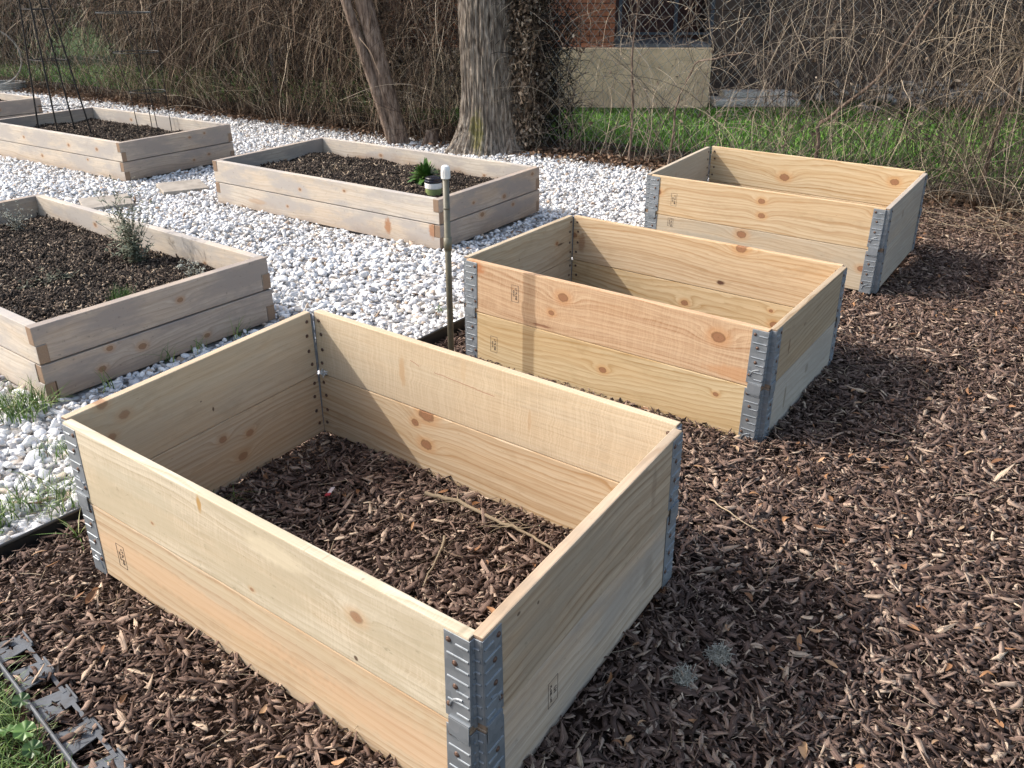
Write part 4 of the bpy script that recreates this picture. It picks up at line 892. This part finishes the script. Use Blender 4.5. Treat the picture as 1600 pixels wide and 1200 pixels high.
# ------------------------------------------------------------------ chain link fence
FZ = .1; FH = 1.42
def fpt(s, off=0.): return np.array([s, fence_y(s)])-FN*(FZ+off)
froot = empty("chain_link_fence", (0, fpt(0)[1], 0), 0, label="grey chain link fence running across the background, overgrown with bare vines", cat="fence")
cell = .10; sp_ = cell; xs0, xs1 = -9.2, 5.2; lenf = (xs1-xs0)*math.hypot(1, .7); nw = int(lenf/cell); nv = int(FH/(cell*.5))
wires = np.zeros((nw, nv+1, 3)); o0 = fpt(xs0)
for i in range(nw):
    for_s = np.where(np.arange(nv+1) % 2 == 0, 0, 1)*cell*.5*1.04
    b = o0[None]+FD[None]*((i*cell)+for_s*(1))[:, None]+0
    wires[i, :, :2] = b; wires[i, :, 2] = -.03+np.arange(nv+1)*cell*.5
mirror = wires.copy(); mirror[..., :2] = wires[..., :2]; 
for i in range(nw):
    for_s = np.where(np.arange(nv+1) % 2 == 0, cell, cell*.5*.96); mirror[i, :, :2] = o0[None]+FD[None]*(i*cell+for_s)[:, None]
V, F = tubes_np(np.concatenate([wires, mirror]), np.full((nw*2, nv+1), .0021), 3)
link("mesh", npmesh("mesh", V, F, simple("fence_wire", (.27, .28, .27), .5, .2)), froot, Matrix.Identity(4))
bm = bmesh.new()
for sx in (-7.6, -2.55, -.1, 5.0):
    bm = bmesh.new(); p = fpt(sx, .03); rod(bm, (p[0], p[1], -.05), (p[0], p[1], FH), .024, n=14); link("post", bme(bm, "post", GALV, True), froot, Matrix.Identity(4))
bm = bmesh.new(); p, q = fpt(xs0), fpt(xs1); rod(bm, (p[0], p[1], FH-.01), (q[0], q[1], FH-.01), .018, n=12); link("top_rail", bme(bm, "top_rail", GALV, True), froot, Matrix.Identity(4))

# ------------------------------------------------------------------ vines
def grow(N, s0, s1, z0, z1, off0, off1, dirf, grav, L0, L1, k=13, wig=.16, bias=None):
    s = rng.uniform(s0, s1, N); off = rng.uniform(off0, off1, N); p = np.zeros((N, 3)); p[:, 0] = s+FN[0]*off; p[:, 1] = fence_y(s)+FN[1]*off-FZ*FN[1]
    p[:, 2] = rng.uniform(z0, z1, N); D = dirf(N); D /= np.linalg.norm(D, axis=1, keepdims=True); step = rng.uniform(L0, L1, N)/k
    out = [p.copy()]
    w_ = rng.normal(0, wig, (N, 3))
    for j in range(k-1):
        w_ = w_*.6+rng.normal(0, wig, (N, 3)); D = D+w_*.8; D[:, 2] -= grav*step*(1 if np.isscalar(grav) else 1)*10*.35; D /= np.linalg.norm(D, axis=1, keepdims=True)
        p = p+D*step[:, None]; lo = p[:, 2] < .01; p[lo, 2] = .01+rng.uniform(0, .02, lo.sum()); D[lo, 2] = abs(D[lo, 2])*.2
        out.append(p.copy())
    return np.stack(out, 1)
def dvec(fx, fy, fz, sd=.4):
    def f(N):
        a = np.zeros((N, 3)); a[:, :2] = FD[None]*fx+FN[None]*fy; a[:, 2] = fz; return a+rng.normal(0, sd, (N, 3))
    return f
def stems(P, r0, r1, tap=.35):
    N, k, _ = P.shape; return tubes_np(P, (rng.uniform(r0, r1, N)**1)[:, None]*np.linspace(1, tap, k)[None], 3)
def vine(s0, s1, mat, dens, label, style, leaves=0, dark=0, name="vine_thicket", lz=(.2, 1.4)):
    w_ = s1-s0; c = (s0+s1)/2; root = empty(name, (c, fence_y(c), 0), 0, label=label, cat="vine", group="bare vines on the chain link fence")
    n = int(w_*dens); parts = []
    if style == 'curtain':
        parts.append(stems(grow(int(n*.32), s0, s1, .75, 1.9, -.12, .22, dvec(.1, .35, .0, .4), .55, .6, 1.4, wig=.14), .0012, .0038))
        parts.append(stems(grow(int(n*.05), s0, s1, .9, 1.8, .1, .3, dvec(.3, .6, .4, .7), .9, .4, 1.0, wig=.12), .0026, .0048))
        parts.append(stems(grow(int(n*.12), s0, s1, .1, 1.4, -.2, .2, dvec(.0, .2, .3, 1.), .2, .3, .8, wig=.22), .001, .0024))
        parts.append(stems(grow(int(n*.22), s0, s1, .9, 1.7, -.05, .25, dvec(.5, .6, .5, .5), 1.0, .5, 1.0, wig=.10), .001, .0022))
        parts.append(stems(grow(int(n*.17), s0, s1, .0, .1, -.05, .2, dvec(.0, .1, 1, .3), .0, .4, 1.3, wig=.13), .0012, .003))
        parts.append(stems(grow(int(n*.06), s0, s1, .3, 1.4, .0, .22, dvec(.2, .3, .2, .8), .5, .3, .8, wig=.2), .001, .002))
    elif style == 'ivy':
        parts.append(stems(grow(int(n*.6), s0, s1, .3, 1.7, -.1, .22, dvec(-.1, .2, -.5, .4), .5, .2, .5, wig=.12), .001, .0024))
        parts.append(stems(grow(int(n*.4), s0, s1, .0, 1.4, -.1, .2, dvec(-.1, .1, .8, .35), .1, .2, .45, wig=.15), .001, .0026))
    elif style == 'arch':
        parts.append(stems(grow(int(n*.30), s0, s1, .5, 1.7, -.1, .25, dvec(.1, .5, .3, .7), 1.0, .5, 1.4, wig=.13), .0011, .0028))
        parts.append(stems(grow(int(n*.28), s0, s1, .0, .1, -.1, .25, dvec(.1, .15, 1, .45), .12, .5, 1.5, wig=.14), .0012, .0032))
        parts.append(stems(grow(int(n*.22), s0, s1, .05, 1.3, -.1, .3, dvec(.2, .2, .3, .9), .35, .3, .9, wig=.2), .0009, .002))
        parts.append(stems(grow(int(n*.20), s0, s1, .8, 1.8, -.15, .25, dvec(0, .2, -.3, .5), .5, .4, 1.2, wig=.13), .001, .0024))
    else:   # sparse
        parts.append(stems(grow(int(n*.35), s0, s1, .0, .05, -.05, .08, dvec(.1, .0, 1, .25), .05, .5, 1.5, wig=.13), .0013, .0038))
        parts.append(stems(grow(int(n*.35), s0, s1, .1, 1.3, -.03, .12, dvec(.3, .0, .5, .7), .3, .3, 1.0, wig=.16), .001, .0026))
        parts.append(stems(grow(int(n*.30), s0, s1, .7, 1.7, -.05, .15, dvec(.2, .3, .2, .6), .9, .4, 1.1, wig=.12), .001, .0022))
    V, F = merge(parts); link("stem", npmesh("stem", V, F, mat), root, Matrix.Identity(4))
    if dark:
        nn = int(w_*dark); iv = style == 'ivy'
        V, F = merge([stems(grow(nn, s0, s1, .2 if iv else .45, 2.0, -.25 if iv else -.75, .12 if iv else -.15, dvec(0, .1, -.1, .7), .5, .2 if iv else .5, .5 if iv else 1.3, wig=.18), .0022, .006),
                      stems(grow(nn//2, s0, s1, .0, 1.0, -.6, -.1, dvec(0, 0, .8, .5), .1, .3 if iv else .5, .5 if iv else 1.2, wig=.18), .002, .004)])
        link("inner_stem", npmesh("inner_stem", V, F, TWIGD), root, Matrix.Identity(4))  # added backing layer, coloured near black for the shaded depth of the thicket
    if leaves:
        P = np.zeros((leaves, 3)); s = rng.uniform(s0, s1, leaves); q = rng.uniform(-.1, .26, leaves); P[:, 0] = s+FN[0]*q; P[:, 1] = fence_y(s)+FN[1]*q-FZ*FN[1]; P[:, 2] = rng.uniform(lz[0], lz[1], leaves)
        L = rng.uniform(.02, .045, leaves); V, F = leafs(P, L, L*.6, 1.2, 1.); link("withered_leaves", npmesh("withered_leaves", V, F, DEADL), root, Matrix.Identity(4), kind="stuff")
    return root
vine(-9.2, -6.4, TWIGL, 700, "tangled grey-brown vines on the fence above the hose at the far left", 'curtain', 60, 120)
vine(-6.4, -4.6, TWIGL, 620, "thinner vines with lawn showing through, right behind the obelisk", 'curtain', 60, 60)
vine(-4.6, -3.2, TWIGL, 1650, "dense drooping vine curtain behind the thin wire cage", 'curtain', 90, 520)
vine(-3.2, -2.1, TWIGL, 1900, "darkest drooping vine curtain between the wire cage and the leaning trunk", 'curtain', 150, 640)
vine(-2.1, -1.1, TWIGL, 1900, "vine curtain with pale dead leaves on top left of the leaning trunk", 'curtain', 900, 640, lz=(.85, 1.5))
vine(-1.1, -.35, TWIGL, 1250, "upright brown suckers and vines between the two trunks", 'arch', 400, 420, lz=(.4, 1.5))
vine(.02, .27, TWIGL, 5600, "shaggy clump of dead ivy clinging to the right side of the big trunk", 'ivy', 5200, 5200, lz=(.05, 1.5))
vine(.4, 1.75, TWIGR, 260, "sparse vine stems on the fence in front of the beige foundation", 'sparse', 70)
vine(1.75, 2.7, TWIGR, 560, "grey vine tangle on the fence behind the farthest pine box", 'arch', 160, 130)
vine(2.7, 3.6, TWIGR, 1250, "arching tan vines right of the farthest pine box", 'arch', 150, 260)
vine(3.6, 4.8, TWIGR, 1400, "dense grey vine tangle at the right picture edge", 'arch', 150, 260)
# fountain of stems at upper right
hub = np.array([3.02, fence_y(3.02)-.12, .93]); n = 60; a = rng.uniform(0, 6.28, n); el = rng.uniform(-.5, 1.3, n)
D = np.stack([np.cos(a)*np.cos(el), -np.abs(np.sin(a))*np.cos(el)*.5, np.sin(el)], -1); p = hub[None]+rng.normal(0, .015, (n, 3)); out = [p]
for j in range(13): D = D+rng.normal(0, .07, (n, 3)); D[:, 2] -= .12; D /= np.linalg.norm(D, axis=1, keepdims=True); p = p+D*(rng.uniform(.3, .75, n)/13)[:, None]; out.append(p)
root = empty("vine_thicket", tuple(hub*np.array([1, 1, 0])), 0, label="fountain of curling tan stems springing from one knot at upper right", cat="vine", group="bare vines on the chain link fence")
V, F = stems(np.stack(out, 1), .0015, .003); link("stem", npmesh("stem", V, F, STRAW), root, Matrix.Identity(4))
pp = [Vector((3.0, fence_y(3.0), 0)), Vector((2.98, fence_y(3.0)-.05, .45)), Vector(hub)]
V, F = tubes_np(np.array([[list(pp[0].lerp(pp[1], q)) for q in np.linspace(0, 1, 5)]+[list(pp[1].lerp(pp[2], q)) for q in np.linspace(.2, 1, 5)]]), np.full((1, 10), .014), 8)
link("main_stem", npmesh("main_stem", V, F, BK2, True), root, Matrix.Identity(4))
# thick old stems on the fence
for (s, pts, la, rr) in ((2.1, [(0, 0), (.02, .25), (.0, .42), (.14, .55), (.34, .74), (.5, 1.0), (.72, 1.4)], "thick gnarled vine trunk with a cut stub behind the farthest pine box", .016),
                         (.93, [(0, 0), (.0, .4), (-.03, .8), (.0, 1.3)], "dark twisted vine trunk in front of the beige foundation", .011),
                         (1.2, [(0, 0), (.03, .5), (.16, .78), (.5, .86)], "forked dark vine trunk crossing the foundation wall", .009)):
    P = np.array([[s+x*.8, fence_y(s+x*.8)-.06+random.gauss(0, .01), z] for x, z in pts]); u = np.linspace(0, len(P)-1, 24); P = np.stack([np.interp(u, range(len(P)), P[:, i]) for i in range(3)], -1)+rng.normal(0, .004, (24, 3))
    V, F = tubes_np(P[None], (rr*np.linspace(1, .5, 24))[None], 8)
    link("gnarled_vine", npmesh("gnarled_vine", V, F, BK2, True), label=la, cat="vine")
# cut stems on the ground near the fence at right
P = grow(150, 2.3, 4.6, .01, .05, .1, .75, dvec(.5, .4, .1, .6), .3, .3, .9, wig=.10); V, F = stems(P, .001, .0024)
setp(link("fallen_stems", npmesh("fallen_stems", V, F, STRAW)), "long dry stems lying on the ground in front of the fence at right", "stems", kind='stuff')

# ------------------------------------------------------------------ house and yard behind
root = empty("brick_house", (.5, 10.6, 0), 0, label="orange-red brick house with a beige foundation behind the fence", cat="house")
t = NT("brick", .9, .2); o = t.sep(t.pos()); bt = t.n.new("ShaderNodeTexBrick"); t.put(t.xyz(t.M('ADD', o[0], t.M('MULTIPLY', o[1], 1.0)), o[2], 0.), bt.inputs["Vector"])
bt.inputs["Scale"].default_value = 1; bt.inputs["Brick Width"].default_value = .215; bt.inputs["Row Height"].default_value = .068; bt.inputs["Mortar Size"].default_value = .006
bt.inputs["Color1"].default_value = (.36, .125, .062, 1); bt.inputs["Color2"].default_value = (.26, .085, .045, 1); bt.inputs["Mortar"].default_value = (.07, .035, .025, 1)
nn = t.noise(t.pos(), 30, 4, .7); c = t.mix(t.ss(nn, .4, .75, 0, .5), bt.outputs[0], (.45, .24, .14)); t.bump(bt.outputs["Fac"], -.6, .01); BRK = t.col(c)
FND = simple("beige_stucco", (.90, .65, .41), .9, 0, .2, .17, 3.5, bump=.3)
bm = bmesh.new(); box(bm, (-1.6, 10.62, .63), (1.16, 10.9, 3.4)); link("wall", bme(bm, "wall", BRK), root, Matrix.Identity(4))
bm = bmesh.new(); box(bm, (-1.62, 10.57, -.1), (2.28, 10.9, .626), bevel=.01); link("foundation", bme(bm, "foundation", FND), root, Matrix.Identity(4))
bm = bmesh.new(); box(bm, (1.16, 11.9, .63), (2.9, 12.1, 3.4)); box(bm, (1.165, 10.95, .63), (1.2, 11.9, 3.4)); link("porch_wall", bme(bm, "porch_wall", simple("porch_recess_shade", (.085, .035, .028), .7)), root, Matrix.Identity(4))  # the recess's darkness is painted into this wall colour
bm = bmesh.new(); box(bm, (1.17, 10.60, .63), (2.26, 11.9, .66)); link("porch_floor", bme(bm, "porch_floor", simple("grey_porch", (.14, .145, .155), .8)), root, Matrix.Identity(4))
RAIL = simple("dark_blue_rail", (.04, .05, .07), .5)
for x in (1.2, 1.83, 2.24):
    bm = bmesh.new(); box(bm, (x, 10.63, .66), (x+.035, 10.665, 2.0)); link("railing_post", bme(bm, "railing_post", RAIL), root, Matrix.Identity(4))
bm = bmesh.new(); box(bm, (1.2, 10.64, .76), (2.25, 10.655, .785)); box(bm, (1.2, 10.64, 1.5), (2.25, 10.655, 1.53)); link("railing", bme(bm, "railing", RAIL), root, Matrix.Identity(4))
bm = bmesh.new(); box(bm, (2.32, 11.3, -.1), (9, 11.6, 3.2)); link("side_wall", bme(bm, "side_wall", simple("brown_recess_shade", (.085, .055, .042), .8, sc=2.2, c2=(.03, .022, .02))), root, Matrix.Identity(4))  # mottled dark brown stands for a shadowed recess, shade put into the colour
bm = bmesh.new(); box(bm, (-1.9, 10.3, 3.4), (9.2, 15, 3.6)); link("roof", bme(bm, "roof", simple("roof_felt", (.05, .05, .05), .9)), root, Matrix.Identity(4))
bm = bmesh.new(); box(bm, (2.35, 10.55, -.02), (3.35, 10.95, .06), bevel=.012); box(bm, (2.5, 10.75, .06), (3.3, 11.0, .13), bevel=.01)
link("stone_step", bme(bm, "stone_step", simple("pale_stone", (.50, .47, .42), .9, bump=.4)), label="pale stone slab step on the lawn at the house's dark corner", cat="step")
# pale stones seen through the vines at right
P = np.zeros((160, 3)); P[:, 0] = rng.normal(5.0, .55, 160); P[:, 1] = rng.uniform(10.2, 10.9, 160); P[:, 2] = rng.uniform(0, .22, 160)
V, F = pebbles(P, rng.uniform(.03, .075, 160), 1)
setp(link("stone_heap", npmesh("stone_heap", V, F, simple("grey_stone", (.26, .25, .235), .8))), "heap of grey stones beyond the fence, seen through the vines at right", "stones", kind='stuff')
# far shrubs
for i, (x, y, w_, h_, la) in enumerate(((-13.5, 19, 3.2, 3, "dark evergreen shrub far left beyond the lawn"), (-9.5, 17.5, 2.4, 2.4, "rounded dark shrub beyond the lawn behind the obelisk"), (-6.2, 16.5, 2.2, 2.6, "dark shrub beyond the lawn behind the wire cage"), (-3.4, 14.5, 1.7, 2.4, "dark shrub between the lawn and the brick house"))):
    n = 9000; q = rng.normal(0, 1, (n, 3)); q /= np.linalg.norm(q, axis=1, keepdims=True); q *= rng.uniform(.55, 1.05, (n, 1)); lump = np.array([1+.25*noise.noise(Vector(v*2.2)+Vector((i*9, 0, 0))) for v in q])
    P = q*lump[:, None]*np.array([w_*.62, w_*.5, h_*.5])+np.array([0, 0, h_*.5]); L = rng.uniform(.06, .12, n); V, F = leafs(P, L, L*.5, 1.5)
    root = empty("evergreen_shrub", (x, y, 0), 0, label=la, cat="shrub", group="dark shrubs beyond the lawn"); link("foliage", npmesh("foliage", V, F, EVER), root, root.matrix_basis)
    bm = bmesh.new()
    for j in range(6):
        a = j*1.05; rod(bm, (0, 0, -.05), (math.cos(a)*w_*.3, math.sin(a)*w_*.25, h_*.7), .05, n=6, r2=.015)
    link("trunk", bme(bm, "trunk", BK2), root, root.matrix_basis)
